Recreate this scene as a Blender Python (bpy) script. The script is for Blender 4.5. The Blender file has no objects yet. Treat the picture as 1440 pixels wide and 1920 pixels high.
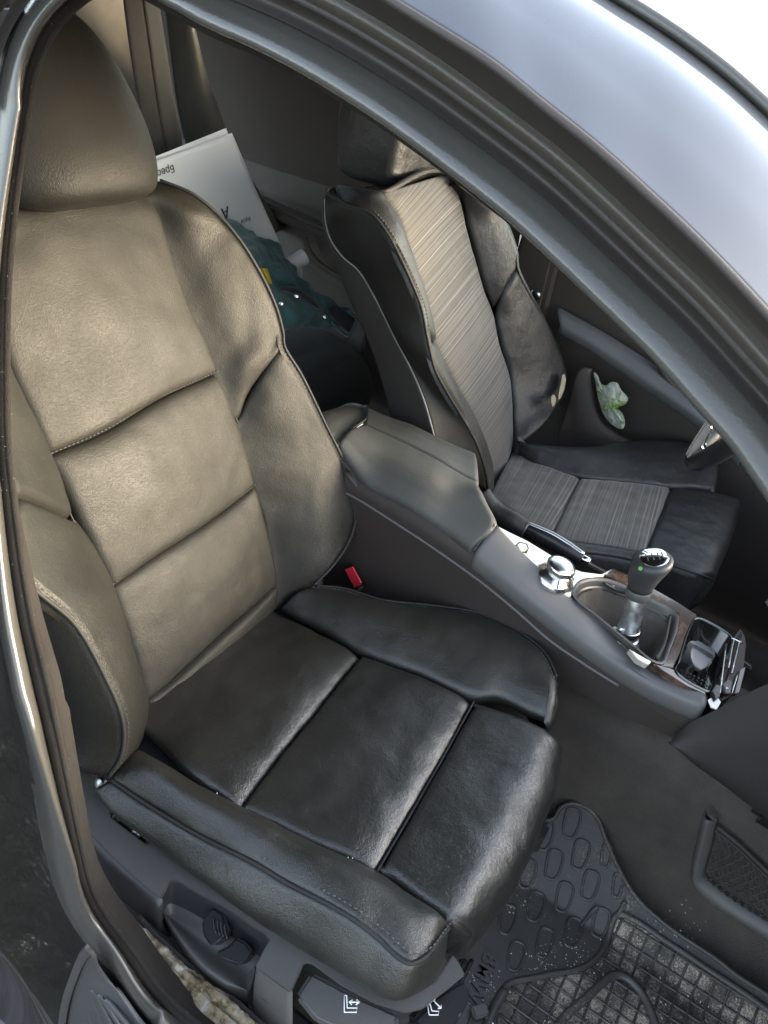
import bpy, bmesh, math, random
import numpy as np
from mathutils import Vector, Matrix, noise
random.seed(7)
sc = bpy.context.scene
R = math.radians

# ------------------------------------------------------------------ camera
# X = forward in the car, Y = towards the car's left side, Z = up, cabin floor at z = 0 (metres)
CAM = Vector((0.51334, -0.64972, 1.12327)); FPX = 1487.82
yaw, pitch, roll = R(115.76885), R(-33.55676), R(12.41461)
fw = Vector((math.cos(pitch)*math.cos(yaw), math.cos(pitch)*math.sin(yaw), math.sin(pitch)))
rt = fw.cross(Vector((0, 0, 1))).normalized(); up = rt.cross(fw)
rt, up = math.cos(roll)*rt + math.sin(roll)*up, -math.sin(roll)*rt + math.cos(roll)*up
cd = bpy.data.cameras.new('camera'); cam = bpy.data.objects.new('camera', cd)
sc.collection.objects.link(cam); sc.camera = cam
m = Matrix((rt, up, -fw)).transposed().to_4x4(); m.translation = CAM; cam.matrix_world = m
cd.sensor_fit = 'VERTICAL'; cd.sensor_height = 24; cd.lens = 24*FPX/1920
cd.clip_start = 0.02; cd.clip_end = 3000
# ------------------------------------------------------------------ world, sun, exposure
SUN_EL, SUN_AZ = R(14), R(26)          # azimuth measured from +X towards +Y
w = bpy.data.worlds.new("World"); sc.world = w; w.use_nodes = True
nt = w.node_tree; bg = nt.nodes['Background']
sky = nt.nodes.new('ShaderNodeTexSky'); sky.sky_type = 'NISHITA'; sky.sun_disc = False
sky.sun_elevation = SUN_EL; sky.sun_rotation = math.pi/2 - SUN_AZ
sky.air_density = 1.0; sky.dust_density = 3.0; sky.ozone_density = 1.0
hs = nt.nodes.new('ShaderNodeHueSaturation'); hs.inputs['Saturation'].default_value = .6   # thin overcast veil greys the sky
nt.links.new(sky.outputs[0], hs.inputs['Color']); nt.links.new(hs.outputs[0], bg.inputs[0]); bg.inputs[1].default_value = 0.15
sd = bpy.data.lights.new('sun', 'SUN'); sd.energy = .5; sd.angle = R(16); sd.color = (1, .74, .34)
so = bpy.data.objects.new('sun', sd); sc.collection.objects.link(so)
sdir = Vector((math.cos(SUN_EL)*math.cos(SUN_AZ), math.cos(SUN_EL)*math.sin(SUN_AZ), math.sin(SUN_EL)))
so.rotation_euler = sdir.to_track_quat('Z', 'Y').to_euler()
sc.view_settings.view_transform = 'Standard'; sc.view_settings.look = 'None'
sc.view_settings.exposure = 3.3; sc.view_settings.gamma = 1

# ------------------------------------------------------------------ measuring helpers
def ray(px, py): return rt*((px-720)/FPX) - up*((py-960)/FPX) + fw
AB = R(26)
TB = Vector((-math.sin(AB), 0, math.cos(AB))); NB = Vector((math.cos(AB), 0, math.sin(AB)))
OB = Vector((0, 0, .303)); OD = Vector((.07, .745, .333))
CN = Vector((-.11, 0, 1)); KN = Vector((.155, 0, 1))
def Ydoor(z): return -.355 + .155*max(0, (z-.55)/.5)
def W(px, py, k, v):
    """point of the place seen at that spot of the photograph on the named real plane"""
    d = ray(px, py)
    if k == 'd':
        y = -.3
        for _ in range(25):
            t = (y-CAM.y)/d.y; y = .5*y + .5*(Ydoor((CAM+d*t).z)+v)
        return CAM + d*t
    if k in 'xyz': i = 'xyz'.index(k); t = (v-CAM[i])/d[i]
    elif k == 'm':
        z = 0
        for _ in range(30):
            t = (z-CAM.z)/d.z; z = .5*z + .5*(v + .62*max(0, (CAM+d*t).y-.17))
        return CAM + d*t
    elif k == 'b': t = (v-NB.dot(CAM-OB))/NB.dot(d)
    elif k == 'B': t = (v-NB.dot(CAM-OD))/NB.dot(d)
    elif k == 'c': t = (v+.298-CN.dot(CAM))/CN.dot(d)
    elif k == 'e': t = (v+.325-CN.dot(CAM))/CN.dot(d)
    elif k == 'k': t = (v+.497-KN.dot(CAM))/KN.dot(d)
    return CAM + d*t
def BL(l, y, w=0): return OB + TB*l + NB*w + Vector((0, y, 0))
def DL(l, y, w=0): return OD + TB*l + NB*w + Vector((0, y, 0))
def Q(k, v, *pts): return [W(p[0], p[1], k, v if len(p) == 2 else p[2]) for p in pts]

# ------------------------------------------------------------------ object helpers
col = sc.collection
def thing(name, label, cat, loc=(0, 0, 0), group=None, kind=None):
    o = bpy.data.objects.new(name, None); col.objects.link(o); o.location = loc; o.empty_display_size = .05
    if label: o['label'] = label
    if cat: o['category'] = cat
    if group: o['group'] = group
    if kind: o['kind'] = kind
    return o
def tag(o, label, cat, group=None, kind=None):
    if label: o['label'] = label
    if cat: o['category'] = cat
    if group: o['group'] = group
    if kind: o['kind'] = kind
    return o
def wloc(p):
    v = Vector((0, 0, 0))
    while p: v += p.location; p = p.parent
    return v
def mobj(name, verts, faces, mat, parent=None, smooth=True, uvs=None):
    """link one mesh object; verts in world metres"""
    me = bpy.data.meshes.new(name)
    off = wloc(parent) if parent else Vector((0, 0, 0))
    me.from_pydata([tuple(Vector(v)-off) for v in verts], [], faces)
    if uvs:
        ul = me.uv_layers.new(name='UVMap')
        for lp in me.loops: ul.data[lp.index].uv = uvs[lp.vertex_index]
    if smooth: me.polygons.foreach_set('use_smooth', [True]*len(me.polygons))
    me.materials.append(mat); me.update()
    o = bpy.data.objects.new(name, me); col.objects.link(o)
    if parent: o.parent = parent
    return o
def sharp(o, deg=35):
    me = o.data
    bm = bmesh.new(); bm.from_mesh(me)
    for e in bm.edges:
        if len(e.link_faces) == 2 and e.calc_face_angle(0) > R(deg): e.smooth = False
    bm.to_mesh(me); bm.free(); return o
def fixn(o):
    bm = bmesh.new(); bm.from_mesh(o.data); bmesh.ops.recalc_face_normals(bm, faces=bm.faces); bm.to_mesh(o.data); bm.free(); return o

def cr(P, n, closed=False):
    """arc-length resampled Catmull-Rom through P"""
    P = [np.array(p, float) for p in P]
    if len(P) == 1: return [P[0]]*n
    if len(P) == 2: return [P[0]+(P[1]-P[0])*i/(n-1) for i in range(n)]
    if closed: E = [P[-1]]+P+[P[0], P[1]]
    else: E = [2*P[0]-P[1]]+P+[2*P[-1]-P[-2]]
    out = []; S = 12
    for i in range(1, len(E)-2):
        p0, p1, p2, p3 = E[i-1:i+3]
        def tj(a, b): return max(1e-6, np.linalg.norm(b-a)**.5)
        t0 = 0; t1 = t0+tj(p0, p1); t2 = t1+tj(p1, p2); t3 = t2+tj(p2, p3)
        for s in range(S):
            t = t1+(t2-t1)*s/S
            A1 = (t1-t)/(t1-t0)*p0+(t-t0)/(t1-t0)*p1; A2 = (t2-t)/(t2-t1)*p1+(t-t1)/(t2-t1)*p2
            A3 = (t3-t)/(t3-t2)*p2+(t-t2)/(t3-t2)*p3
            B1 = (t2-t)/(t2-t0)*A1+(t-t0)/(t2-t0)*A2; B2 = (t3-t)/(t3-t1)*A2+(t-t1)/(t3-t1)*A3
            out.append((t2-t)/(t2-t1)*B1+(t-t1)/(t2-t1)*B2)
    out.append(P[0] if closed else P[-1])
    A = np.array(out); d = np.r_[0, np.cumsum(np.linalg.norm(np.diff(A, axis=0), axis=1))]
    m_ = n+1 if closed else n
    s = np.linspace(0, d[-1], m_); r = [np.array([np.interp(x, d, A[:, j]) for j in range(A.shape[1])]) for x in s]
    return r[:n]
def colspline(Rw, nv):
    """Catmull-Rom across rows keeping the row parameter"""
    Rw = np.array(Rw)
    k = len(Rw)
    if k == 1: return Rw
    L = np.linalg.norm(np.diff(Rw, axis=0), axis=2).mean(axis=1); L = np.maximum(L, 1e-5)
    T = np.r_[0, np.cumsum(L)]
    if k == 2:
        return np.array([Rw[0]+(Rw[1]-Rw[0])*t for t in np.linspace(0, 1, nv)]), T[-1]
    M_ = np.zeros_like(Rw)
    for i in range(k):
        if i == 0: M_[i] = (Rw[1]-Rw[0])/L[0]
        elif i == k-1: M_[i] = (Rw[-1]-Rw[-2])/L[-1]
        else: M_[i] = ((Rw[i]-Rw[i-1])/L[i-1]*L[i]+(Rw[i+1]-Rw[i])/L[i]*L[i-1])/(L[i]+L[i-1])
    out = []
    for t in np.linspace(0, T[-1], nv):
        i = min(k-2, int(np.searchsorted(T, t, 'right')-1)); h = L[i]; s = (t-T[i])/h
        out.append((2*s**3-3*s**2+1)*Rw[i]+(s**3-2*s**2+s)*h*M_[i]+(-2*s**3+3*s**2)*Rw[i+1]+(s**3-s**2)*h*M_[i+1])
    return np.array(out), T[-1]

def patch(name, rows, mat, parent, nu=36, nv=36, bulge=0., dip=None, wr=0., face='cam', skirt=.006, wseed=0, wscale=18, dents=()):
    """padded panel lofted through rows of points; dip = {edge:(depth,radius)} sinks it into its seams.
    edges: L/R = first/last point of rows, B/T = first/last row"""
    Rw = [cr(r, nu) for r in rows]
    G, H = colspline(Rw, nv)
    du = np.gradient(G, axis=1); dv = np.gradient(G, axis=0)
    N = np.cross(du, dv); N /= np.maximum(np.linalg.norm(N, axis=2, keepdims=True), 1e-9)
    c = N[nv//2, nu//2]; ctr = G[nv//2, nu//2]
    ref = np.array(CAM)-ctr if face == 'cam' else np.array(face, float)
    flip = np.dot(c, ref) < 0
    if flip: N = -N
    # distances to edges in metres
    su = np.concatenate([np.zeros((nv, 1)), np.cumsum(np.linalg.norm(np.diff(G, axis=1), axis=2), axis=1)], 1)
    sv = np.concatenate([np.zeros((1, nu)), np.cumsum(np.linalg.norm(np.diff(G, axis=0), axis=2), axis=0)], 0)
    dL, dR = su, su[:, -1:]-su; dB, dT = sv, sv[-1:, :]-sv
    D = np.zeros((nv, nu))
    U_, V_ = np.meshgrid(np.linspace(0, 1, nu), np.linspace(0, 1, nv))
    D += bulge*np.sqrt(np.clip(16*U_*(1-U_)*V_*(1-V_), 0, 1))
    if dip is None: dip = dict(L=(.005, .008), R=(.005, .008), T=(.005, .008), B=(.005, .008))
    for e, dd in dict(L=dL, R=dR, T=dT, B=dB).items():
        if e in dip:
            de, ra = dip[e]; x = np.clip(dd/ra, 0, 1); D -= de*(1-np.sqrt(1-(1-x)**2))
    if wr:
        for i in range(nv):
            for j in range(nu):
                p = Vector(G[i, j])*wscale+Vector((wseed*3.1, wseed, 0))
                D[i, j] += wr*(noise.noise(p)+.5*noise.noise(p*2.3))
    P = G+N*D[..., None]
    verts = [Vector(p) for p in P.reshape(-1, 3)]
    uvs = [(float(a), float(b)) for a, b in zip(su.reshape(-1), sv.reshape(-1))]
    faces = []
    for i in range(nv-1):
        for j in range(nu-1):
            a = i*nu+j; f = (a, a+1, a+nu+1, a+nu)
            faces.append(f[::-1] if flip else f)
    if skirt:
        bd = [j for j in range(nu)]+[i*nu+nu-1 for i in range(1, nv)]+[(nv-1)*nu+j for j in range(nu-2, -1, -1)]+[i*nu for i in range(nv-2, 0, -1)]
        base = len(verts); Nf = N.reshape(-1, 3)
        for b in bd: verts.append(verts[b]-Vector(Nf[b])*skirt); uvs.append(uvs[b])
        n = len(bd)
        for i in range(n):
            j = (i+1) % n; f = (bd[j], bd[i], base+i, base+j)
            faces.append(f[::-1] if flip else f)
    return mobj(name, verts, faces, mat, parent, uvs=uvs)

def tube(name, pts, r, mat, parent=None, n=10, k=0, closed=False, raw=False, caps=True, mesh=None):
    """round bar along a smoothed path; r a number or list along the path; k = resampled points"""
    P = [Vector(p) for p in (pts if raw else cr(pts, k or max(8, len(pts)*6), closed))]
    m_ = len(P); rr = [r]*m_ if not hasattr(r, '__len__') else [float(np.interp(i/(m_-1), np.linspace(0, 1, len(r)), r)) for i in range(m_)]
    verts = []; faces = []; prev = None
    for i, p in enumerate(P):
        a = P[(i-1) % m_] if (i or closed) else p; b = P[(i+1) % m_] if (i < m_-1 or closed) else p
        t = (b-a).normalized()
        if prev is None: x = t.orthogonal().normalized()
        else: x = (prev-t*prev.dot(t)).normalized()
        prev = x; y = t.cross(x)
        for q in range(n):
            an = 2*math.pi*q/n; verts.append(p+(x*math.cos(an)+y*math.sin(an))*rr[i])
    L = m_ if closed else m_-1
    for i in range(L):
        i2 = (i+1) % m_
        for q in range(n): faces.append((i*n+q, i*n+(q+1) % n, i2*n+(q+1) % n, i2*n+q))
    if not closed and caps: faces += [tuple(range(n))[::-1], tuple((m_-1)*n+q for q in range(n))]
    if mesh is not None:
        b = len(mesh[0]); mesh[0].extend(verts); mesh[1].extend(tuple(v+b for v in f) for f in faces); return
    return fixn(mobj(name, verts, faces, mat, parent))

def prism(name, top, depth, mat, parent=None, bevel=.002, nrm=None, smooth=True, seg=2):
    """solid slab: outline `top` (world points), extruded by -depth along its normal; edges bevelled"""
    bm = bmesh.new(); off = wloc(parent) if parent else Vector((0, 0, 0))
    vs = [bm.verts.new(Vector(p)-off) for p in top]
    f = bm.faces.new(vs); f.normal_update()
    n_ = Vector(nrm).normalized() if nrm is not None else f.normal.copy()
    if nrm is None and n_.dot(CAM-Vector(top[0])) < 0: n_ = -n_
    ex = bmesh.ops.extrude_face_region(bm, geom=[f])
    for v in [g for g in ex['geom'] if isinstance(g, bmesh.types.BMVert)]: v.co -= n_*depth
    bmesh.ops.recalc_face_normals(bm, faces=bm.faces)
    if bevel: bmesh.ops.bevel(bm, geom=[e for e in bm.edges], offset=bevel, segments=seg, affect='EDGES', clamp_overlap=True)
    me = bpy.data.meshes.new(name); bm.to_mesh(me); bm.free()
    if smooth: me.polygons.foreach_set('use_smooth', [True]*len(me.polygons))
    me.materials.append(mat); o = bpy.data.objects.new(name, me); col.objects.link(o)
    if parent: o.parent = parent
    sharp(o, 40) if smooth else None
    return o
def box(name, c, s, mat, parent=None, bevel=.004, rot=None):
    c = Vector(c); M_ = rot if rot is not None else Matrix.Identity(3)
    x, y, z = M_@Vector((s[0]/2, 0, 0)), M_@Vector((0, s[1]/2, 0)), M_@Vector((0, 0, s[2]/2))
    return prism(name, [c-x-y+z, c+x-y+z, c+x+y+z, c-x+y+z], s[2], mat, parent, bevel, nrm=M_@Vector((0, 0, 1)))
def lathe(name, base, axis, prof, mat, parent=None, n=32, sq=None, mesh=None):
    """prof = [(r,h)...] round an axis; closed ends"""
    ax = Vector(axis).normalized(); x = ax.orthogonal().normalized(); y = ax.cross(x); b = Vector(base); V = []; F = []
    for (r, h) in prof:
        for q in range(n): a = 2*math.pi*q/n; V.append(b+ax*h+(x*math.cos(a)+y*math.sin(a))*r)
    for i in range(len(prof)-1):
        for q in range(n): F.append((i*n+q, i*n+(q+1) % n, (i+1)*n+(q+1) % n, (i+1)*n+q))
    F += [tuple(range(n))[::-1], tuple((len(prof)-1)*n+q for q in range(n))]
    return sharp(fixn(mobj(name, V, F, mat, parent)), 50)
def text(name, body, origin, xdir, ydir, size, mat, parent=None, ext=.0003, bold=0):
    cu = bpy.data.curves.new(name, 'FONT'); cu.body = body; cu.size = size; cu.extrude = ext; cu.offset = bold; cu.resolution_u = 3
    o = bpy.data.objects.new(name, cu)
    col.objects.link(o); bpy.context.view_layer.update()
    me = bpy.data.meshes.new_from_object(o.evaluated_get(bpy.context.evaluated_depsgraph_get()))
    bpy.data.objects.remove(o)
    x = Vector(xdir).normalized(); y = Vector(ydir); y = (y-x*y.dot(x)).normalized(); z = x.cross(y)
    M_ = Matrix((x, y, z)).transposed().to_4x4(); M_.translation = Vector(origin)-(wloc(parent) if parent else Vector())
    me.transform(M_); me.materials.clear(); me.materials.append(mat)
    o = bpy.data.objects.new(name, me); col.objects.link(o)
    if parent: o.parent = parent
    return o
def stitches(name, pts, mat, parent, step=.006, ln=.0035, r=.0006, off=Vector((0, 0, 0))):
    P = [Vector(p) for p in cr(pts, 400)]; L = sum((P[i+1]-P[i]).length for i in range(399)); k = max(4, int(L/step))
    P = [Vector(p)+off for p in cr(pts, k)]; mm = [[], []]
    for i in range(k-1):
        t = (P[i+1]-P[i]).normalized(); tube('', [P[i], P[i]+t*ln], r, None, n=5, raw=True, mesh=mm)
    o = mobj(name, mm[0], mm[1], mat, parent); o['kind'] = 'stuff'; return o

# ------------------------------------------------------------------ materials
def mat(name, base=(.5, .5, .5), rough=.5, metal=0., spec=.5, coat=0., coatr=.05, sheen=0., trans=0., alpha=1.):
    m = bpy.data.materials.new(name); m.use_nodes = True; b = m.node_tree.nodes['Principled BSDF']
    b.inputs['Base Color'].default_value = (*base, 1); b.inputs['Roughness'].default_value = rough
    b.inputs['Metallic'].default_value = metal; b.inputs['Specular IOR Level'].default_value = spec
    b.inputs['Coat Weight'].default_value = coat; b.inputs['Coat Roughness'].default_value = coatr
    b.inputs['Sheen Weight'].default_value = sheen; b.inputs['Transmission Weight'].default_value = trans
    b.inputs['Alpha'].default_value = alpha
    return m
class NG:
    def __init__(s, m): s.m = m; s.t = m.node_tree; s.b = s.t.nodes['Principled BSDF']; s.tc = s.t.nodes.new('ShaderNodeTexCoord')
    def n(s, ty, **k):
        x = s.t.nodes.new(ty)
        for a, v in k.items():
            if a.startswith('_'): setattr(x, a[1:], v)
            else: x.inputs[a].default_value = v
        return x
    def l(s, a, b): s.t.links.new(a, b)
    def co(s, scale=None, kind='Object'):
        o = s.tc.outputs[kind]
        if scale is None: return o
        mp = s.n('ShaderNodeMapping'); mp.inputs['Scale'].default_value = scale; s.l(o, mp.inputs[0]); return mp.outputs[0]
    def noise(s, sc_, detail=3, rough=.5, co=None):
        x = s.n('ShaderNodeTexNoise', Scale=sc_, Detail=detail, Roughness=rough); s.l(co or s.co(), x.inputs[0]); return x.outputs[0]
    def ramp(s, src, stops):
        r = s.n('ShaderNodeValToRGB'); e = r.color_ramp.elements
        while len(e) < len(stops): e.new(.5)
        for q, (p, c) in zip(e, stops): q.position = p; q.color = (*c, 1) if len(c) == 3 else c
        s.l(src, r.inputs[0]); return r.outputs[0]
    def bump(s, src, dist, strength=1., prev=None):
        b = s.n('ShaderNodeBump', Strength=strength, Distance=dist); s.l(src, b.inputs['Height'])
        if prev: s.l(prev, b.inputs['Normal'])
        s.l(b.outputs[0], s.b.inputs['Normal']); return b.outputs[0]
    def rr(s, src, lo, hi, a=.3, b=.7):
        r = s.n('ShaderNodeMapRange', **{'From Min': a, 'From Max': b, 'To Min': lo, 'To Max': hi}); s.l(src, r.inputs[0]); s.l(r.outputs[0], s.b.inputs['Roughness'])
    def colr(s, src): s.l(src, s.b.inputs['Base Color'])
def leather(name, base, rough, grain=420, gs=.0006, wrinkle=.0012, wear=1.35, spec=.5):
    m = mat(name, base, rough, spec=spec); g = NG(m)
    n1 = g.noise(7, 4, .6)
    g.colr(g.ramp(n1, [(.3, tuple(c*.85 for c in base)), (.7, tuple(c*wear for c in base))]))
    g.rr(g.noise(11, 4, .6), rough-.06, rough+.08)
    mx = g.n('ShaderNodeTexNoise', Scale=260, Detail=1); g.l(g.co(), mx.inputs[0])
    ad = g.n('ShaderNodeMixRGB', Fac=.012); g.l(g.co(), ad.inputs[1]); g.l(mx.outputs[1], ad.inputs[2])
    v = g.n('ShaderNodeTexVoronoi', Scale=grain, _feature='F1'); g.l(ad.outputs[0], v.inputs[0])
    b1 = g.bump(g.noise(28, 5, .55), wrinkle*2)
    g.bump(v.outputs['Distance'], -gs, 1., b1) if False else g.bump(v.outputs['Distance'], gs, .9, b1)
    return m
M = {}
M['leather'] = leather('black_leather', (.0140, .0138, .0118), .50, gs=.0003, wrinkle=.0004, spec=.22)
M['leather_soft'] = leather('cushion_bolster_leather', (.0140, .0138, .0118), .40, gs=.00034, wrinkle=.0008, spec=.75)
M['leather_worn'] = leather('worn_black_leather', (.0140, .0138, .0122), .33, grain=400, gs=.00030, wrinkle=.0012, spec=.9)
M['leather_driver'] = leather('creased_driver_leather', (.022, .022, .023), .36, grain=520, gs=.0003, wrinkle=.0016)
M['side_leather'] = leather('outer_black_leather', (.0140, .0138, .0118), .40, gs=.0004, wrinkle=.0004, spec=.3)
M['thread'] = mat('thread', (.05, .05, .052), .7)
M['piping'] = mat('piping', (.022, .022, .022), .6, spec=.25)
def fabric():
    m = mat('striped_seat_cloth', (.1, .1, .1), .8, sheen=.25); g = NG(m)
    mp = g.n('ShaderNodeMapping'); mp.inputs['Scale'].default_value = (1.6, 620, 1); g.l(g.tc.outputs['UV'], mp.inputs[0])
    n1 = g.noise(1, 2, .6, mp.outputs[0])
    mp2 = g.n('ShaderNodeMapping'); mp2.inputs['Scale'].default_value = (1.2, 260, 1); g.l(g.tc.outputs['UV'], mp2.inputs[0])
    n2 = g.noise(1, 2, .5, mp2.outputs[0])
    mx = g.n('ShaderNodeMixRGB', Fac=.45); g.l(n1, mx.inputs[1]); g.l(n2, mx.inputs[2])
    g.colr(g.ramp(mx.outputs[0], [(.36, (.020, .018, .017)), (.47, (.055, .052, .049)), (.56, (.10, .095, .09)), (.66, (.22, .21, .20))]))
    g.bump(mx.outputs[0], .0012, .7); return m
M['fabric'] = fabric()
def plastic(name, base, rough=.5, grain=900, d=.00025, spec=.5):
    m = mat(name, base, rough, spec=spec); g = NG(m); g.rr(g.noise(14, 4), rough-.05, rough+.08)
    g.colr(g.ramp(g.noise(5, 5, .6), [(.3, tuple(c*.9 for c in base)), (.7, tuple(c*1.12 for c in base))]))
    g.bump(g.noise(grain, 2), d, .8); return m
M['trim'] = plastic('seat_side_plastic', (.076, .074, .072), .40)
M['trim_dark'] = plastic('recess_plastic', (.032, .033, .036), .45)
M['knob'] = plastic('switch_plastic', (.018, .018, .02), .32, d=.0001)
M['console'] = plastic('console_soft_plastic', (.095, .094, .094), .44)
M['console_side'] = plastic('console_side_plastic', (.034, .026, .023), .6)
M['armrest'] = leather('armrest_leatherette', (.052, .053, .049), .40, grain=700, gs=.0004, wrinkle=.0002)
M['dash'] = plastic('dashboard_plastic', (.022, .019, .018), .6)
M['doorcard'] = plastic('door_card_plastic', (.046, .038, .033), .62)
M['doorlight'] = plastic('door_armrest_vinyl', (.10, .105, .11), .55)
M['black_gloss'] = mat('black_gloss', (.008, .008, .008), .12, coat=.6)
M['chrome'] = mat('chrome', (.8, .8, .8), .12, metal=1)
def satin():
    m = mat('champagne_aluminium', (.72, .70, .62), .34, metal=.7); g = NG(m); g.rr(g.noise(30, 4), .28, .42); return m
M['satin'] = satin()
M['silver'] = mat('satin_silver', (.62, .62, .60), .22, metal=1)
M['zinc'] = mat('zinc_steel', (.60, .65, .68), .33, metal=1)
g = NG(M['zinc']); g.rr(g.noise(60, 4, .6), .2, .5); g.colr(g.ramp(g.noise(45, 5, .6), [(.35, (.38, .42, .45)), (.65, (.75, .79, .8))])); g.bump(g.noise(120, 3), .0006, .6)
def wood():
    m = mat('burr_walnut', (.1, .05, .03), .2, coat=.8); g = NG(m)
    n1 = g.noise(38, 6, .65); g.colr(g.ramp(n1, [(.3, (.014, .009, .007)), (.5, (.045, .026, .018)), (.62, (.10, .06, .04)), (.75, (.05, .024, .015))])); return m
M['wood'] = wood()
def carpet(name, a, b, sc_=700, sheen=.08):
    m = mat(name, a, 1., sheen=sheen, spec=.2); g = NG(m)
    mx = g.n('ShaderNodeMixRGB', Fac=.4); g.l(g.noise(9, 6, .65), mx.inputs[1]); g.l(g.noise(sc_, 3, .7), mx.inputs[2])
    g.colr(g.ramp(mx.outputs[0], [(.35, a), (.65, b)])); g.bump(g.noise(sc_, 3, .8), .003, 1.); return m
M['carpet'] = carpet('cabin_carpet', (.055, .046, .040), (.125, .107, .092))
M['plush'] = carpet('seal_flocking', (.014, .0125, .0115), (.034, .030, .027), 900, .02)
M['rubber'] = plastic('door_seal_rubber', (.05, .049, .045), .20, 500, .0002)
M['rubber'].node_tree.nodes['Principled BSDF'].inputs['Coat Weight'].default_value = .3; M['rubber'].node_tree.nodes['Principled BSDF'].inputs['Coat Roughness'].default_value = .16
M['groove'] = plastic('door_gutter_rubber', (.032, .027, .024), .6)
M['olive'] = plastic('door_frame_inner_paint', (.055, .050, .040), .45)
M['headliner'] = carpet('headliner_cloth', (.07, .066, .06), (.1, .095, .085))
M['paint'] = mat('black_car_paint', (.012, .014, .02), .25, coat=1, coatr=.06)
g = NG(M['paint']); g.rr(g.noise(6, 4), .2, .35)
def rubbermat():
    m = mat('dirty_rubber', (.03, .03, .03), .5); g = NG(m)
    n1 = g.noise(420, 4, .75); n2 = g.noise(14, 5, .65)
    ml = g.n('ShaderNodeMath', _operation='MULTIPLY'); g.l(n1, ml.inputs[0]); g.l(n2, ml.inputs[1])
    g.colr(g.ramp(ml.outputs[0], [(.19, (.034, .031, .028)), (.235, (.075, .064, .052)), (.28, (.23, .195, .155)), (.36, (.50, .44, .36))]))
    g.rr(n2, .34, .7); g.bump(n1, .0008, .6); return m
def rubberclean():
    m = mat('floor_mat_rubber', (.05, .048, .046), .38); g = NG(m)
    n1 = g.noise(300, 4, .75); n2 = g.noise(9, 5, .65)
    ml = g.n('ShaderNodeMath', _operation='MULTIPLY'); g.l(n1, ml.inputs[0]); g.l(n2, ml.inputs[1])
    g.colr(g.ramp(ml.outputs[0], [(.26, (.050, .048, .046)), (.33, (.062, .060, .056)), (.39, (.17, .155, .13)), (.46, (.34, .31, .25))]))
    g.rr(n2, .32, .55); g.bump(n1, .0003, .5); return m
M['rubber_dirty'] = rubbermat(); M['rubber_mat'] = rubberclean()
def dirty():
    m = mat('dusty_black_paint', (.012, .012, .011), .45, spec=.25); g = NG(m)
    n1 = g.noise(170, 6, .8); n2 = g.noise(7, 5, .7)
    ml = g.n('ShaderNodeMath', _operation='MULTIPLY'); g.l(n1, ml.inputs[0]); g.l(n2, ml.inputs[1])
    g.colr(g.ramp(ml.outputs[0], [(.26, (.009, .009, .008)), (.32, (.018, .017, .014)), (.37, (.07, .068, .06)), (.44, (.40, .39, .36))]))
    g.rr(n1, .3, .8); g.bump(n1, .0012, .7); return m
M['dirty'] = dirty()
M['sill_plate'] = plastic('sill_step_plastic', (.05, .053, .058), .38)
def foam():
    m = mat('aged_foam', (.5, .4, .2), .9); g = NG(m)
    g.colr(g.ramp(g.noise(48, 7, .7), [(.34, (.02, .017, .014)), (.44, (.12, .09, .05)), (.50, (.22, .18, .11)), (.58, (.28, .26, .21)), (.66, (.46, .45, .41))])); g.bump(g.noise(60, 6, .7), .006, 1); return m
M['foam'] = foam()
M['foam_tear'] = mat('torn_seat_foam', (.42, .36, .26), .9)
M['red'] = mat('red_plastic', (.62, .035, .045), .32)
M['paper'] = mat('white_paper', (.84, .86, .86), .6)
M['ink'] = mat('printed_ink', (.03, .03, .035), .6)
M['white_plastic'] = mat('white_plastic', (.85, .83, .79), .35)
def cloth(name, a, b):
    m = mat(name, a, .85, sheen=.3); g = NG(m); g.colr(g.ramp(g.noise(25, 5), [(.3, a), (.7, b)])); g.bump(g.noise(700, 2), .0006, .6); return m
M['teal'] = cloth('teal_workwear_cloth', (.05, .13, .14), (.085, .19, .20))
M['teal_dark'] = cloth('dark_strap_cloth', (.012, .014, .016), (.02, .024, .026))
M['yellow'] = mat('yellow_tape', (.75, .55, .04), .5)
M['strap'] = cloth('belt_webbing', (.014, .014, .013), (.022, .022, .020))
M['rear_vinyl'] = leather('rear_seat_vinyl', (.05, .052, .048), .5, grain=500, gs=.0002, wrinkle=.0004)
M['rear_cloth'] = cloth('rear_seat_cloth', (.075, .07, .06), (.11, .10, .085))
M['tint'] = mat('tinted_window_glass', (.01, .009, .009), .05, spec=.5)
M['liner'] = plastic('gear_liner_rubber', (.10, .09, .078), .55, 120, .001)
def clearglass():
    m = bpy.data.materials.new('clear_window_glass'); m.use_nodes = True; t = m.node_tree; t.nodes.clear()
    o = t.nodes.new('ShaderNodeOutputMaterial'); a = t.nodes.new('ShaderNodeBsdfTransparent'); a.inputs[0].default_value = (.86, .90, .88, 1)
    b = t.nodes.new('ShaderNodeBsdfGlossy'); b.inputs['Roughness'].default_value = .02; f = t.nodes.new('ShaderNodeFresnel'); x = t.nodes.new('ShaderNodeMixShader')
    t.links.new(f.outputs[0], x.inputs[0]); t.links.new(a.outputs[0], x.inputs[1]); t.links.new(b.outputs[0], x.inputs[2]); t.links.new(x.outputs[0], o.inputs[0]); return m
M['glass'] = clearglass()
M['asphalt'] = mat('asphalt', (.06, .06, .058), .9); g = NG(M['asphalt']); g.colr(g.ramp(g.noise(90, 5, .7), [(.3, (.04, .04, .04)), (.7, (.11, .108, .10))])); g.bump(g.noise(200, 3), .004, .8)
def bagm():
    m = mat('thin_plastic_bag', (.6, .75, .45), .18, trans=.25); g = NG(m)
    g.colr(g.ramp(g.noise(30, 3), [(.40, (.60, .63, .58)), (.53, (.52, .60, .42)), (.64, (.27, .46, .10))])); return m
M['bag'] = bagm()
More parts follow.
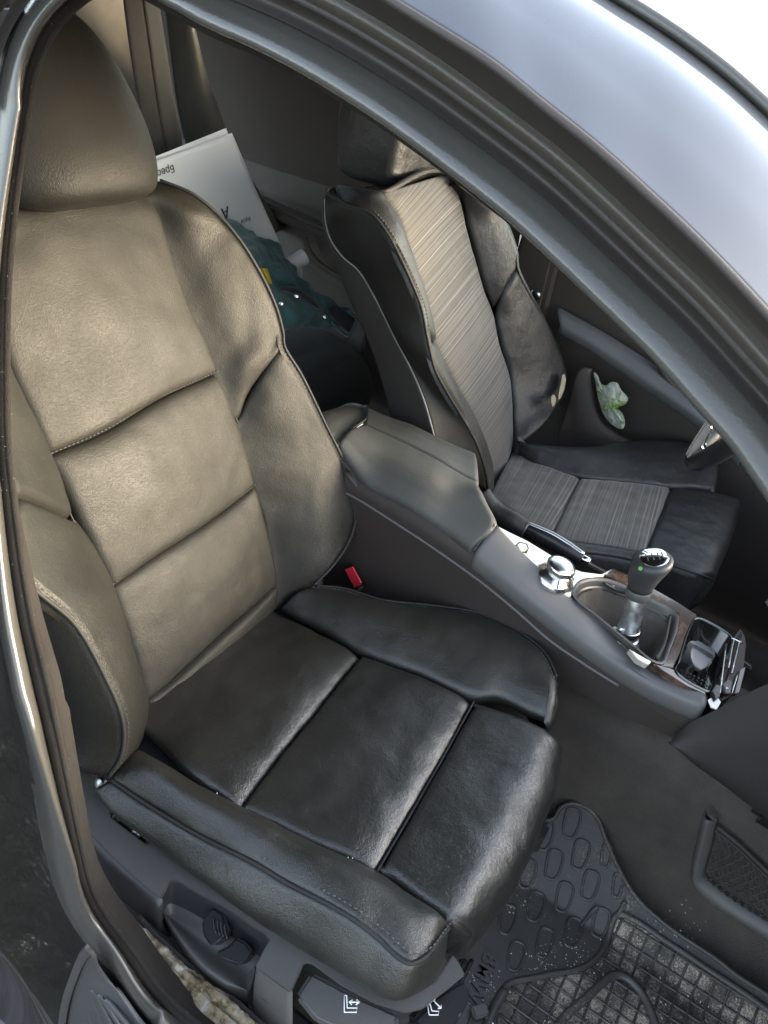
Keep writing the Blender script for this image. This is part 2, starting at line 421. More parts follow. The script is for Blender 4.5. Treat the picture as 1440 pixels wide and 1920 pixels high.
M['badge_green'] = mat('green_sticker', (.08, .28, .04), .6)
M['pale_piping'] = mat('pale_piping', (.22, .21, .20), .5)
M['white_print'] = mat('white_print', (.85, .85, .85), .5)
M['lint'] = mat('grey_lint', (.28, .26, .24), .9)
M['crumb'] = mat('pale_crumbs', (.6, .55, .46), .9)
M['wire'] = mat('net_cord', (.05, .046, .043), .7)

# ------------------------------------------------------------------ ground outside
gnd = mobj('ground', [(-400, -400, -.36), (400, -400, -.36), (400, 400, -.36), (-400, 400, -.36)], [(0, 1, 2, 3)], M['asphalt'], None, smooth=False)
gnd['kind'] = 'structure'

# ================================================================== PASSENGER SEAT
ps = thing('passenger_seat', 'large black leather front seat nearest the camera, with quilted cross panels and side switches', 'car seat', (.2, 0, .1))
LE = M['leather']; LS = M['leather_soft']; LW = M['leather_worn']
pp = lambda *a, **k: patch(*a, **k)
seam_ = dict(L=(.006, .009), R=(.006, .009), T=(.006, .010), B=(.006, .010))
# --- backrest insert
A_ = [(277, 1318), (320, 1280), (400, 1204), (470, 1143), (525, 1095)]
S1 = [(212, 1102), (300, 1040), (400, 975), (482, 912)]
S2 = [(97, 857), (200, 812), (300, 752), (412, 700)]
pp('backrest_panel', [Q('b', .0, (281, 1362, -.008), (330, 1312, -.004), (440, 1212, -.004), (519, 1143, -.008)), Q('b', 0, *A_)], LE, ps, 50, 16, .008, seam_)
pp('backrest_panel', [Q('b', 0, *A_), Q('b', 0, (245, 1212), (300, 1170), (420, 1085), (505, 1003)), Q('b', 0, *S1)], LE, ps, 60, 50, .008,
   dict(L=(.005, .016), R=(.003, .012), T=(.006, .024), B=(.003, .02)), wr=.0016)
pp('backrest_panel', [Q('b', 0, *S1), Q('b', 0, (153, 978), (250, 930), (350, 870), (448, 795)), Q('b', 0, *S2)], LE, ps, 60, 50, .009,
   dict(L=(.005, .016), R=(.003, .012), T=(.007, .032), B=(.003, .012)), wr=.0016, wseed=2)
pp('backrest_panel', [Q('b', 0, *S2), [BL(.44, -.162), BL(.45, -.05, .004), *Q('b', 0, (250, 660, .004), (388, 640))],
   [BL(.51, -.160), BL(.52, -.05, .004), *Q('b', 0, (235, 540, .004), (355, 570))],
   [BL(.555, -.153), BL(.575, -.05, .004), *Q('b', 0, (315, 452))],
   [BL(.59, -.14), BL(.603, -.05), *Q('b', 0, (298, 398))],
   [BL(.62, -.12, -.02), BL(.635, -.04, -.022), *Q('b', 0, (262, 352, -.01))]], LE, ps, 60, 64, .010,
   dict(L=(.005, .016), R=(.003, .012), B=(.008, .014)), wr=.0022, wseed=4, wscale=14)
for SS in (S1, S2): stitches('stitching', Q('b', .0005, *SS), M['thread'], ps, .0058, .0036, .0005, TB*.004)
# --- far (inboard) bolster of the backrest
FOLD = Q('b', 0, (445, 787), (465, 742, .012), (492, 700, .03), (515, 668, .045), (533, 648, .052))
low = [Q('b', 0, (521, 1140, -.006), (557, 1122, .01), (588, 1098, .035)),
       Q('b', 0, (523, 1080), (580, 1068, .035), (628, 1056, .055)),
       Q('b', 0, (515, 1015), (592, 1006, .042), (660, 1003, .062)),
       Q('b', 0, (503, 958), (590, 940, .042), (668, 950, .065)),
       Q('b', 0, (480, 895), (572, 875, .04), (655, 890, .062)),
       Q('b', 0, (462, 838), (540, 800, .038), (608, 790, .060)),
       Q('b', 0, (452, 808), (508, 752, .034), (565, 702, .057)), FOLD]
TI = lambda rs, i, sg: [([r[0]+Vector((0, -.012, 0))-NB*.006]+list(r)) if i == 0 else (list(r)+[r[-1]+Vector((0, .012, 0))-NB*.006]) for r in rs]
pp('side_bolster', TI(low, 0, 1), LE, ps, 44, 64, .004, dict(L=(.003, .010), R=(.008, .012), T=(.002, .009)), wr=.002, wseed=6)
upb = [FOLD, Q('b', 0, (425, 735), (465, 690, .026), (531, 625, .05)),
       Q('b', 0, (398, 662), (455, 630, .024), (521, 585, .05)),
       Q('b', 0, (372, 605), (435, 580, .025), (505, 545, .05)),
       Q('b', 0, (345, 535), (400, 510, .024), (480, 497, .048)),
       Q('b', 0, (318, 460), (360, 450, .018), (450, 450, .044)),
       Q('b', 0, (300, 402), (340, 398, .02), (410, 403, .035)),
       Q('b', 0, (282, 370), (310, 365, .008), (362, 364, .022)),
       Q('b', 0, (262, 350, -.012), (280, 345, -.012), (300, 338, -.008))]
pp('side_bolster', TI(upb, 0, 1), LE, ps, 44, 60, .003, dict(L=(.003, .010), R=(.008, .012), B=(.002, .010)), wr=.0028, wseed=9, wscale=16)
outer = [r[-1] for r in low]+[r[-1] for r in upb[1:]]
# --- near (outboard) bolster
NF = [BL(.315, -.268, .055), *Q('b', 0, (38, 935, .058), (68, 939, .046), (102, 957, .028), (137, 972))]
nlow = [[*Q('b', 0, (203, 1458, .055), (236, 1430, .035), (265, 1398, .002))],
        [*Q('b', 0, (225, 1425, .07), (255, 1396, .045), (278, 1352, -.004))],
        [*Q('b', 0, (233, 1380, .082), (262, 1352, .055), (278, 1315))],
        [*Q('b', 0, (226, 1335, .09), (258, 1300, .058), (268, 1275))],
        [*Q('b', 0, (200, 1275, .09), (238, 1235, .058), (246, 1208))],
        [*Q('b', 0, (140, 1170, .09), (190, 1130, .058), (212, 1102))],
        [*Q('b', 0, (65, 1105, .09), (125, 1065, .06), (168, 1015))],
        [BL(.285, -.282, .082), *Q('b', 0, (60, 1010, .066), (105, 985, .045), (150, 990))], NF]
pp('side_bolster', TI(nlow, -1, 1), LE, ps, 40, 70, .004, dict(R=(.014, .018), L=(.008, .012), T=(.006, .010)), wr=.0018, wseed=11)
nup = [NF, [BL(.40, -.262, .05), BL(.395, -.21, .035), *Q('b', 0, (97, 857))], [BL(.46, -.25, .045), BL(.455, -.2, .03), BL(.45, -.162)],
       [BL(.53, -.225, .04), BL(.53, -.185, .02), BL(.53, -.157)], [BL(.60, -.17, .005), BL(.60, -.15, 0), BL(.595, -.135, -.004)]]
pp('side_bolster', TI(nup, -1, 1), LE, ps, 30, 44, .004, dict(R=(.014, .018), L=(.008, .012), B=(.008, .012)), wr=.002, wseed=12)
near_seam = [r[-1]-NB*.0015 for r in nlow+nup[1:]]
tube('seam', near_seam, .0011, M['piping'], ps, 6, 120)
pipe = [BL(.60, -.17, .005), BL(.53, -.225, .04), BL(.46, -.25, .045), BL(.40, -.262, .05)]+[r[0] for r in nlow[::-1]]
tube('piping', pipe, .0022, M['piping'], ps, 8, 120)
stitches('stitching', pipe[4:], M['thread'], ps, .0062, .004, .0005, NB*.001+Vector((0, .006, 0)))
far_seam = [r[0]-NB*.0015 for r in low+upb[1:]]
tube('seam', far_seam, .0011, M['piping'], ps, 6, 120)
tube('piping', outer, .0022, M['piping'], ps, 8, 120)
stitches('stitching', outer[:9], M['thread'], ps, .0062, .004, .0005, NB*.002+Vector((0, -.007, 0)))
# near side face (black leather), back shell, far side face
back1 = [p+Vector((-.03, -.012, -.004)) for p in pipe]; back2 = [p-NB*.12+Vector((0, -.006, 0)) for p in pipe]
back2 = [Vector((min(p.x, -.02), p.y, p.z)) if i > 9 else p for i, p in enumerate(back2)]
pp('side_panel', [pipe, back1, back2], M['side_leather'], ps, 80, 26, .006, dict(B=(.004, .006)), wr=.001, face=(0, -1, .2))
f2 = [p-NB*.13+Vector((0, .012, 0)) for p in outer]; f1 = [p-NB*.03+Vector((0, .012, 0)) for p in outer]
pp('side_panel', [outer, f1, f2], LE, ps, 80, 20, .004, dict(B=(.004, .006)), face=(0, 1, .2))
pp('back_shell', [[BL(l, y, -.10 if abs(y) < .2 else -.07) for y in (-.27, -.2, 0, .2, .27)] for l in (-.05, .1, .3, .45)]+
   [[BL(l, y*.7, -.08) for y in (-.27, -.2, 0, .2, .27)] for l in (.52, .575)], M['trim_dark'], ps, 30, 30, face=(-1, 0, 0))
# --- headrest: one padded lens shape
def headrest(parent, B, yc, l0, l1, hw, w0, wf, mat_, name='headrest', yl=0.):
    tap = .27
    rings = []; nl = 26; nq = 44
    for i in range(nl):
        t = i/(nl-1); a = -math.pi/2+math.pi*t
        l = l0+(l1-l0)*(.5+.5*math.copysign(abs(math.sin(a))**.8, math.sin(a)))
        s = abs(math.cos(a))**.42 if 0 < i < nl-1 else .02
        u = (l-l0)/(l1-l0); hwid = hw*(1-tap*max(0, u-.35)**1.5/.53)
        rings.append((l, s, hwid, u))
    V = []; F = []
    for (l, s, hwid, u) in rings:
        for q in range(nq):
            a = 2*math.pi*q/nq; c, d = math.cos(a), math.sin(a)
            y = math.copysign(abs(c)**.62, c)*hwid*s**.8; ww = math.copysign(abs(d)**.75, d)*(wf if d > 0 else .045)*s
            if d > 0: ww -= .20*y*y/hw*1.0
            p = B(l, yc+y+yl*u, w0+ww-.035*u)
            p = p+Vector((1, 0, 0))*.0015*noise.noise(p*22)
            V.append(p)
    for i in range(nl-1):
        for q in range(nq): F.append((i*nq+q, i*nq+(q+1) % nq, (i+1)*nq+(q+1) % nq, (i+1)*nq+q))
    F += [tuple(range(nq))[::-1], tuple((nl-1)*nq+q for q in range(nq))]
    return fixn(mobj(name, V, F, mat_, parent))
hr = headrest(ps, BL, -.012, .593, .80, .118, .035, .052, LE)
for sy in (-.05, .05): tube('headrest_post', [BL(.56, sy, -.02), BL(.63, sy, .01)], .006, M['chrome'], ps, 12)

# --- cushion
J = Q('c', 0, (283, 1378, -.004), (365, 1290), (440, 1222), (520, 1146, -.004))
C1 = Q('c', .002, (453, 1512), (530, 1412), (600, 1325), (680, 1226))
C2 = Q('c', .002, (708, 1630), (770, 1525), (830, 1420), (890, 1311))
nearI = [(263, 1400), (350, 1455), (453, 1510), (540, 1555), (620, 1595), (697, 1627), (753, 1663), (810, 1703), (842, 1738)]
dipc = dict(L=(.003, .010), R=(.006, .012), T=(.014, .040), B=(.004, .007))
pp('cushion_panel', [[q+Vector((-.04, 0, .004)) for q in J], J, Q('c', .003, (360, 1455), (440, 1360), (520, 1272), (600, 1185)), C1], LW, ps, 70, 60, .007, dipc, wr=.0030, wseed=21, wscale=15)
pp('cushion_panel', [C1, Q('c', .003, (575, 1575), (650, 1470), (715, 1370), (790, 1266)), C2], LW, ps, 70, 60, .007, dipc, wr=.0030, wseed=24, wscale=15)
E2 = Q('c', .006, (785, 1682), (850, 1560), (908, 1440), (975, 1338))
E3 = Q('c', .004, (848, 1728), (925, 1590), (980, 1465), (1030, 1365))
E4 = Q('c', -.022, (884, 1757), (960, 1640), (1020, 1510), (1056, 1392))
E5 = [p+Vector((.000, 0, -.055)) for p in E4]; E6 = [p+Vector((-.03, 0, -.10)) for p in E4]
pp('thigh_support', [Q('c', .002, (712, 1632), (772, 1527), (832, 1422), (893, 1313)), E2, E3, E4, E5, E6], LW, ps, 70, 90, .004,
   dict(L=(.012, .014), R=(.012, .018), B=(.006, .012)), wr=.0022, wseed=27, wscale=17, skirt=.02)
pp('thigh_support_end', [[q+Vector((0, .004, -.004)) for q in (C2[0], E2[0], E3[0], E4[0])], [C2[0]+Vector((0, .0, -.09)), E2[0]+Vector((0, 0, -.1)), E3[0]+Vector((-.01, 0, -.1)), E6[0]+Vector((0, .004, 0))]], LW, ps, 20, 10, 0, {}, face=(0, -1, 0))
pp('thigh_support_end', [[q+Vector((0, -.004, -.004)) for q in (C2[-1], E2[-1], E3[-1], E4[-1])], [C2[-1]+Vector((0, .0, -.09)), E2[-1]+Vector((0, 0, -.1)), E3[-1]+Vector((-.01, 0, -.1)), E6[-1]+Vector((0, -.004, 0))]], LW, ps, 20, 10, 0, {}, face=(0, 1, 0))
tube('seam_piping', [p+Vector((0, 0, -.005)) for p in C2], .0016, M['piping'], ps, 8, 50)
# near bolster of the cushion
NI = Q('c', .008, *nearI)
NS = [W(x, y, 'y', -.25) for x, y in ((207, 1462), (273, 1507), (373, 1567), (473, 1617), (540, 1657), (617, 1697), (667, 1727), (717, 1767))] + \
     Q('c', .03, (740, 1790, .037), (770, 1807, .036), (800, 1793, .032), (823, 1763, .024), (842, 1740, .012))
mid = [(a+b)/2+Vector((0, 0, .016)) for a, b in zip([Vector(x) for x in cr(NI, 14)], [Vector(x) for x in cr(NS, 14)])]
mid[0] -= Vector((0, 0, .008)); mid[-1] -= Vector((0, 0, .012))
pp('side_bolster', [NI, mid, NS], LS, ps, 110, 36, .004, dict(B=(.005, .010), T=(.005, .007), R=(.004, .012)), wr=.0018, wseed=31)
NB_ = Q('c', -.05, (193, 1476, -.035), (222, 1520, -.04), (287, 1572), (337, 1613), (387, 1653), (473, 1717), (620, 1810), (713, 1860), (767, 1862), (812, 1837), (842, 1790))
NM = [(a*.5+b*.5)+Vector((.004 if i > 8 else 0, -.018, .004)) for i, (a, b) in enumerate(zip([Vector(x) for x in cr(NS, 14)], [Vector(x) for x in cr(NB_, 14)]))]
pp('cushion_side', [NS, NM, NB_, [p+Vector((-.003, .012, -.03)) for p in NB_]], LS, ps, 110, 36, .002, dict(B=(.005, .008)), wr=.0012, wseed=33)
tube('piping', NS, .0022, M['piping'], ps, 8, 140)
stitches('stitching', NS, M['thread'], ps, .0062, .004, .0009, Vector((0, .008, .0045)))
# far bolster of the cushion
FI = Q('c', .002, (522, 1142), (600, 1182), (680, 1226), (790, 1267), (890, 1309), (940, 1312), (985, 1335), (1034, 1358))
FO = [W(x, y, 'c', .030) for x, y in ((592, 1098), (645, 1103), (720, 1125), (820, 1136), (900, 1150), (970, 1182), (1020, 1222), (1044, 1268))]
FM = [a*.5+b*.5+Vector((0, 0, .010)) for a, b in zip([Vector(x) for x in cr(FI, 14)], [Vector(x) for x in cr(FO, 14)])]
FD = [p+Vector((.006, .014, -.05)) for p in FO]; FE = [p+Vector((.0, .01, -.12)) for p in FO]
pp('side_bolster', [FI, FM, FO], LS, ps, 90, 36, .006, dict(B=(.010, .014), T=(.008, .012), R=(.010, .016)), wr=.002, wseed=35)
pp('cushion_side', [FO, FD, FE], LS, ps, 90, 16, 0, {}, face=(0, 1, 0))
pp('cushion_side', [[FO[-1], FM[-1], FI[-1]], [FO[-1]+Vector((.008, .0, -.04)), FM[-1]+Vector((.006, 0, -.05)), FI[-1]+Vector((.004, 0, -.045))],
   [FE[-1], FM[-1]+Vector((0, 0, -.12)), FI[-1]+Vector((0, 0, -.12))]], LS, ps, 16, 20, .003, dict(B=(.004, .008)), face=(1, 0, .2))
tube('piping', FO, .0018, M['piping'], ps, 8, 100)
stitches('stitching', FO, M['thread'], ps, .0062, .004, .0005, Vector((0, -.008, .0015)))
# seat pan under everything
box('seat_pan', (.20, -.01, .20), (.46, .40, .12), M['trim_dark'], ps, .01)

# --- plastic side valance with switches
def valz(x): return .252+.11*x
TP = [(-.10, -.245), (.06, -.240)]
top_e = Q('c', -.046, (118, 1400), (150, 1440), (193, 1474), (217, 1512), (207, 1522), (208, 1533), (225, 1546), (275, 1584), (290, 1571), (337, 1612), (387, 1652), (473, 1716), (560, 1774), (620, 1811), (713, 1862), (770, 1866), (815, 1842), (848, 1790), (858, 1800),
          (872, 1828), (830, 1862), (790, 1893), (757, 1899), (700, 1880), (640, 1848), (583, 1806), (570, 1806), (545, 1862), (477, 1812), (505, 1762), (495, 1752), (420, 1702), (335, 1655), (319, 1652), (297, 1695), (240, 1648), (157, 1564), (130, 1530))
prism('valance_top', top_e, .004, M['trim'], ps, .0012, nrm=(0, -.35, 1))
def dz(P, z, y=0, x=0): return [p+Vector((x, y, z)) for p in P]
lowl = Q('c', -.046, (130, 1530), (157, 1564), (240, 1648), (297, 1695))
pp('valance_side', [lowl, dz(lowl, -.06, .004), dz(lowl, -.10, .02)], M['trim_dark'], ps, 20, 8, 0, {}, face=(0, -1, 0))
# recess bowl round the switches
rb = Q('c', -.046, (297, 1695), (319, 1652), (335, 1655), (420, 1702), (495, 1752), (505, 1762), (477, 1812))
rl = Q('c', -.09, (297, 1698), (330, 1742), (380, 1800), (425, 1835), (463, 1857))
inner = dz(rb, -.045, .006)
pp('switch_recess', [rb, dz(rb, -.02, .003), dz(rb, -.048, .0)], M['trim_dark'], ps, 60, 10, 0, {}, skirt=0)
pp('switch_recess', [dz(rb, -.046, .0), [a*.5+b*.5+Vector((0, 0, -.012)) for a, b in zip([Vector(x) for x in cr(dz(rb, -.046), 20)], [Vector(x) for x in cr(rl, 20)])], rl, dz(rl, -.07, .012)], M['trim'], ps, 50, 30, 0, dict(T=(.004, .01)), skirt=0)
# two rocker switches
def rocker(pts, h, lift, mm):
    T_ = Q('c', lift, *pts); return prism('seat_switch', T_, h, mm, ps, .0035, nrm=(.1, -.5, .85), seg=3)
a1 = rocker([(378, 1722), (392, 1706), (404, 1700), (420, 1714), (428, 1738), (432, 1750), (412, 1768), (398, 1776), (384, 1764), (377, 1742)], .030, -.060, M['knob'])
for k in range(4):
    x0, y0 = 397+k*7, 1724+k*3.5
    tube('grip_rib', Q('c', -.0588, (x0+4, y0-4), (x0+4, y0+10), (x0+8, y0+26)), .0009, M['knob'], a1, 6, 8)
rocker([(402, 1786), (430, 1772), (442, 1757), (462, 1768), (474, 1786), (468, 1800), (450, 1812), (425, 1803), (405, 1796)], .026, -.066, M['knob'])
ring = [W(505+16*math.cos(a), 1869+13*math.sin(a)+6*math.cos(a), 'y', -.268) for a in np.linspace(0, 2*math.pi, 24, endpoint=False)]
fl = Q('c', -.048, (477, 1812), (545, 1862), (556, 1840)); 
pp('valance_side', [Q('c', -.047, (477, 1813), (511, 1838), (545, 1863)), Q('c', -.09, (470, 1858), (505, 1895), (545, 1930)), Q('c', -.13, (470, 1900), (505, 1940), (545, 1975))], M['trim'], ps, 16, 16, 0, dict(L=(.004, .006), R=(.003, .005)), skirt=0)
rg = [W(505+17*math.cos(a), 1869+14*math.sin(a)+7*math.cos(a), 'c', -.082) for a in np.linspace(0, 2*math.pi, 28, endpoint=False)]
tube('screw_cover_ring', rg, .0006, M['trim_dark'], ps, 6, 56, True)
# seat release lever with symbol
lv = Q('c', -.055, (583, 1822), (660, 1862), (752, 1903), (742, 1925), (700, 1945), (640, 1935), (590, 1912), (553, 1868))
lev = prism('adjustment_lever', lv, .03, M['trim'], ps, .004, nrm=(0, -.35, 1), seg=3)
o_ = W(640, 1895, 'c', -.0542); xd = W(660, 1903, 'c', -.0542)-o_; yd = W(648, 1870, 'c', -.0542)-o_
def glyph(name, lines, org, X, Y, s, parent, r=.0007):
    mm = [[], []]
    for ln in lines: tube('', [org+X*a*s+Y*b*s for a, b in ln], r, None, n=5, raw=True, mesh=mm)
    return mobj(name, mm[0], mm[1], M['white_print'], parent)
Xg = (W(660, 1893, 'c', -.0542)-W(640, 1893, 'c', -.0542)).normalized(); Yg = (W(646, 1870, 'c', -.0542)-W(643, 1890, 'c', -.0542)).normalized()
glyph('seat_symbol', [[(0, 1), (.15, 0), (.9, 0), (.9, .25), (.3, .25), (.15, 1), (0, 1)], [(.35, .6), (1.0, .6)], [(.55, .75), (.35, .6), (.55, .45)], [(.8, .75), (1.0, .6), (.8, .45)]], W(641, 1898, 'c', -.0538), Xg, Yg, .016, lev)
lv2 = Q('c', -.075, (815, 1870), (845, 1850), (868, 1838), (880, 1848), (885, 1870), (868, 1905), (855, 1925), (790, 1940), (775, 1912))
lev2 = prism('adjustment_lever', lv2, .035, M['knob'], ps, .005, nrm=(.3, -.35, 1), seg=3)
glyph('seat_symbol', [[(0, .8), (.2, 0), (.9, .0), (.95, .25), (.4, .3), (.2, .85), (0, .8)], [(.35, 1.2), (1.1, .5)], [(.3, .95), (.35, 1.2), (.6, 1.15)], [(.85, .5), (1.1, .5), (1.1, .75)]], W(800, 1903, 'c', -.0738), Xg, Yg, .013, lev2)
# bracket seen through the slot in the valance, bolt at the hinge
box('bracket', W(232, 1540, 'c', -.07), (.07, .012, .03), M['trim_dark'], ps, .004)
lathe('bolt', W(222, 1532, 'c', -.062), (0, -.6, 1), [(.006, 0), (.006, .004), (.003, .006)], M['zinc'], ps, 12)
lathe('bolt', W(258, 1562, 'c', -.062), (0, -.6, 1), [(.006, 0), (.006, .004), (.003, .006)], M['zinc'], ps, 12)
lathe('bolt', W(192, 1467, 'c', -.02), (0, -1, .4), [(.007, 0), (.007, .006), (.004, .008)], M['zinc'], ps, 12)
# seat rail in the dark gap below
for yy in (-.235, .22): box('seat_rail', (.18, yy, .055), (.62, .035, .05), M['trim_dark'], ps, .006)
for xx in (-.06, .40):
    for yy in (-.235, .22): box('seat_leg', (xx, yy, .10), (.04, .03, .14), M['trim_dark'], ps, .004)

# ================================================================== DRIVER SEAT
ds = thing('driver_seat', 'worn driver seat with striped grey cloth centre and torn leather bolster, beyond the console', 'car seat', (.28, .745, .1))
LD = M['leather_driver']; FB = M['fabric']
IN_L = [(917, 928, 0), (922, 890, 0), (908, 845, 0), (888, 790, 0), (850, 715, 0), (816, 650, 0), (805, 615, 0), (791, 550, 0), (773, 500, 0), (757, 445, 0), (744, 402, 0), (719, 360, -.006)]
IN_R = [(961, 845, 0), (963, 805, 0), (962, 765, 0), (957, 705, 0), (937, 640, 0), (925, 583, 0), (912, 550, 0), (903, 521, 0), (890, 475, 0), (878, 431, 0), (867, 380, 0), (845, 322, -.006)]
rows = []
for a, b in zip(IN_L, IN_R):
    A0 = W(a[0], a[1], 'B', a[2]); B0 = W(b[0], b[1], 'B', b[2]); rows.append([A0, (A0+B0)/2+NB*.004, B0])
pp('backrest_panel', rows, FB, ds, 40, 90, .006, dict(L=(.008, .014), R=(.008, .014), T=(.012, .02), B=(.006, .01)), wr=.0012)
# inboard (near) bolster, upper and lower
pu = [(614, 362, -.075), (650, 384, -.035), (694, 399, .004), (722, 431, .026), (748, 478, .042), (773, 532, .052), (791, 579, .057), (800, 626, .057)]
iu = [(719, 358, -.006), (722, 364, 0), (735, 385, 0), (744, 402, 0), (760, 455, 0), (782, 525, 0), (798, 580, 0), (813, 645, 0)]
up_t = [(628, 345, -.085), (660, 347, -.055), (690, 352, -.028), (717, 357, -.008)]
r_u = []
for (a, b) in zip(pu, iu):
    A0 = W(a[0], a[1], 'B', a[2]); B0 = W(b[0], b[1], 'B', b[2]); r_u.append([A0, A0*.5+B0*.5+NB*.012, B0])
pp('side_bolster', [Q('B', 0, *up_t)]+r_u[1:], LD, ds, 24, 60, .002, dict(L=(.004, .006), R=(.008, .010), T=(.004, .01), B=(.003, .01)), wr=.0016, wseed=41)
pl = [(803, 640, .058), (815, 690, .062), (838, 735, .064), (868, 785, .064), (893, 832, .064), (909, 880, .058), (916, 922, .04)]
il = [(817, 652, 0), (836, 690, 0), (858, 730, 0), (887, 780, 0), (907, 830, 0), (921, 880, 0), (920, 926, 0)]
r_l = []
for (a, b) in zip(pl, il):
    A0 = W(a[0], a[1], 'B', a[2]); B0 = W(b[0], b[1], 'B', b[2]); r_l.append([A0, A0*.5+B0*.5+NB*.008, B0])
pp('side_bolster', r_l, LD, ds, 24, 60, .004, dict(L=(.003, .006), R=(.006, .010), B=(.003, .008)), wr=.001, wseed=43)
dp = [W(*p[:2], 'B', p[2]) for p in pu+pl]
dp0 = [W(620, 351, 'B', -.088)]+dp
tube('piping', dp0, .0022, M['piping'], ds, 8, 120)
stitches('stitching', dp[1:8], M['thread'], ds, .006, .004, .0009, Vector((.002, .007, .002)))
# inboard side face and shell edge with light piping
sh = [W(x, y, 'y', .485) for x, y in ((609, 373), (611, 417), (620, 449), (643, 482), (672, 507), (697, 547), (719, 590), (740, 633), (770, 690), (795, 750), (812, 810), (822, 850))]
cp = [Vector(x) for x in cr(dp0, len(sh))]
sm = [(a+b)/2+Vector((0, -.006, 0)) for a, b in zip(cp, sh)]
pp('side_panel', [cp, sm, sh], M['leather'], ds, 80, 26, .004, dict(T=(.003, .006), B=(.004, .006)), wr=.0008, face=(0, -1, .2))
tube('shell_trim', sh, .0014, M['pale_piping'], ds, 8, 100)
shb = [W(x, y, 'y', .505) for x, y in ((606, 375), (608, 417), (617, 450), (628, 490), (640, 525), (655, 560), (672, 600), (690, 640), (708, 690), (725, 750), (735, 800), (740, 850))]
pp('back_shell', [sh, [a*.5+b*.5+Vector((-.003, -.003, 0)) for a, b in zip(sh, shb)], shb], M['dash'], ds, 50, 12, 0, {}, face=(-.5, -1, 0))
pp('back_shell', [shb, [p+Vector((-.03, .2, 0)) for p in shb], [p+Vector((.0, .46, 0)) for p in shb]], M['dash'], ds, 50, 12, 0, {}, face=(-1, 0, 0))
# outboard bolster
ou = [(829, 319, 0), (858, 340, .02), (905, 375, .04), (950, 413, .05), (962, 440, .055), (972, 474, .058), (973, 498, .058)]
o_r = []
Li = [(845, 322), (862, 362), (869, 392), (879, 435), (892, 482), (905, 530), (925, 583)]
for (b, a) in zip(ou, Li):
    A0 = W(a[0], a[1], 'B', 0); B0 = W(b[0], b[1], 'B', b[2]); o_r.append([A0, A0*.5+B0*.5+NB*.012, B0])
fo = [W(925, 583, 'B', 0), W(945, 545, 'B', .03), W(973, 500, 'B', .058)]
pp('side_bolster', o_r[:-1]+[fo], LD, ds, 34, 50, .004, dict(L=(.008, .012), R=(.006, .010), T=(.007, .014)), wr=.0018, wseed=45, wscale=14)
ol = [(993, 543, .058), (1015, 583, .06), (1040, 633, .062), (1060, 685, .064), (1062, 715, .064), (1052, 750, .06), (1030, 785, .052), (1005, 810, .035), (982, 828, .012)]
Lj = [(931, 615), (941, 655), (952, 690), (959, 725), (962, 755), (963, 785), (963, 805), (962, 825), (961, 843)]
o_l = [fo]
for (b, a) in zip(ol, Lj):
    A0 = W(a[0], a[1], 'B', 0); B0 = W(b[0], b[1], 'B', b[2]); o_l.append([A0, A0*.5+B0*.5+NB*.006, B0])
pp('side_bolster', o_l, LD, ds, 50, 70, .006, dict(L=(.008, .012), R=(.008, .012), B=(.008, .014)), wr=.002, wseed=47, wscale=14)
oo = [r[-1] for r in o_r[1:]]+[r[-1] for r in o_l[1:]]
pp('side_panel', [oo, [p-NB*.04+Vector((0, .008, 0)) for p in oo], [p-NB*.12 for p in oo]], M['leather'], ds, 60, 16, .0, {}, face=(0, 1, 0))
# torn spots with bare foam
def tear(pts, v):
    T_ = [W(x, y, 'B', v) for x, y in pts]; o = prism('torn_foam', T_, .008, M['foam_tear'], ds, .0015, nrm=CAM-T_[0]); return o
tear([(1054, 702), (1059, 700), (1061, 712), (1058, 730), (1051, 747), (1047, 750), (1047, 740), (1051, 722)], .076)
tear([(1034, 742), (1039, 739), (1043, 748), (1041, 758), (1036, 764), (1033, 752)], .072)
# headrest (near side dark leather, front lit)
hp = [W(x, y, 'y', .612) for x, y in ((632, 322), (650, 335), (692, 348), (737, 353), (744, 318), (753, 269), (760, 215), (752, 170), (700, 150), (640, 175), (628, 250))]
hs1 = [Vector(x) for x in cr(hp, 40, True)]; hc = sum(hs1, Vector())/40; V_ = []; F_ = []
prs = [(.0, .80), (.006, .92), (.018, .985), (.035, 1.0), (.14, 1.03), (.24, 1.0), (.257, .985), (.269, .92), (.275, .80)]
for dy, s in prs:
    for p in hs1: V_.append(hc+(p-hc)*s+Vector((0, dy-.006, 0)))
for i in range(len(prs)-1):
    for q in range(40): F_.append((i*40+q, i*40+(q+1) % 40, (i+1)*40+(q+1) % 40, (i+1)*40+q))
F_ += [tuple(range(40))[::-1], tuple((len(prs)-1)*40+q for q in range(40))]
fixn(mobj('headrest', V_, F_, LD, ds))
tp_f = [W(640, 348, 'B', -.085), W(690, 354, 'B', -.04), W(719, 358, 'B', -.006), W(829, 319, 'B', -.004), W(905, 375, 'B', .03), W(950, 413, 'B', .04)]
pp('back_shell', [tp_f, [p+Vector((-.008, .0, .0)) for p in tp_f], [p+Vector((-.016, .0, -.01)) for p in tp_f], [p+Vector((-.02, .01, -.06)) for p in tp_f]], M['dash'], ds, 40, 12, 0, {}, face=(0, 0, 1))
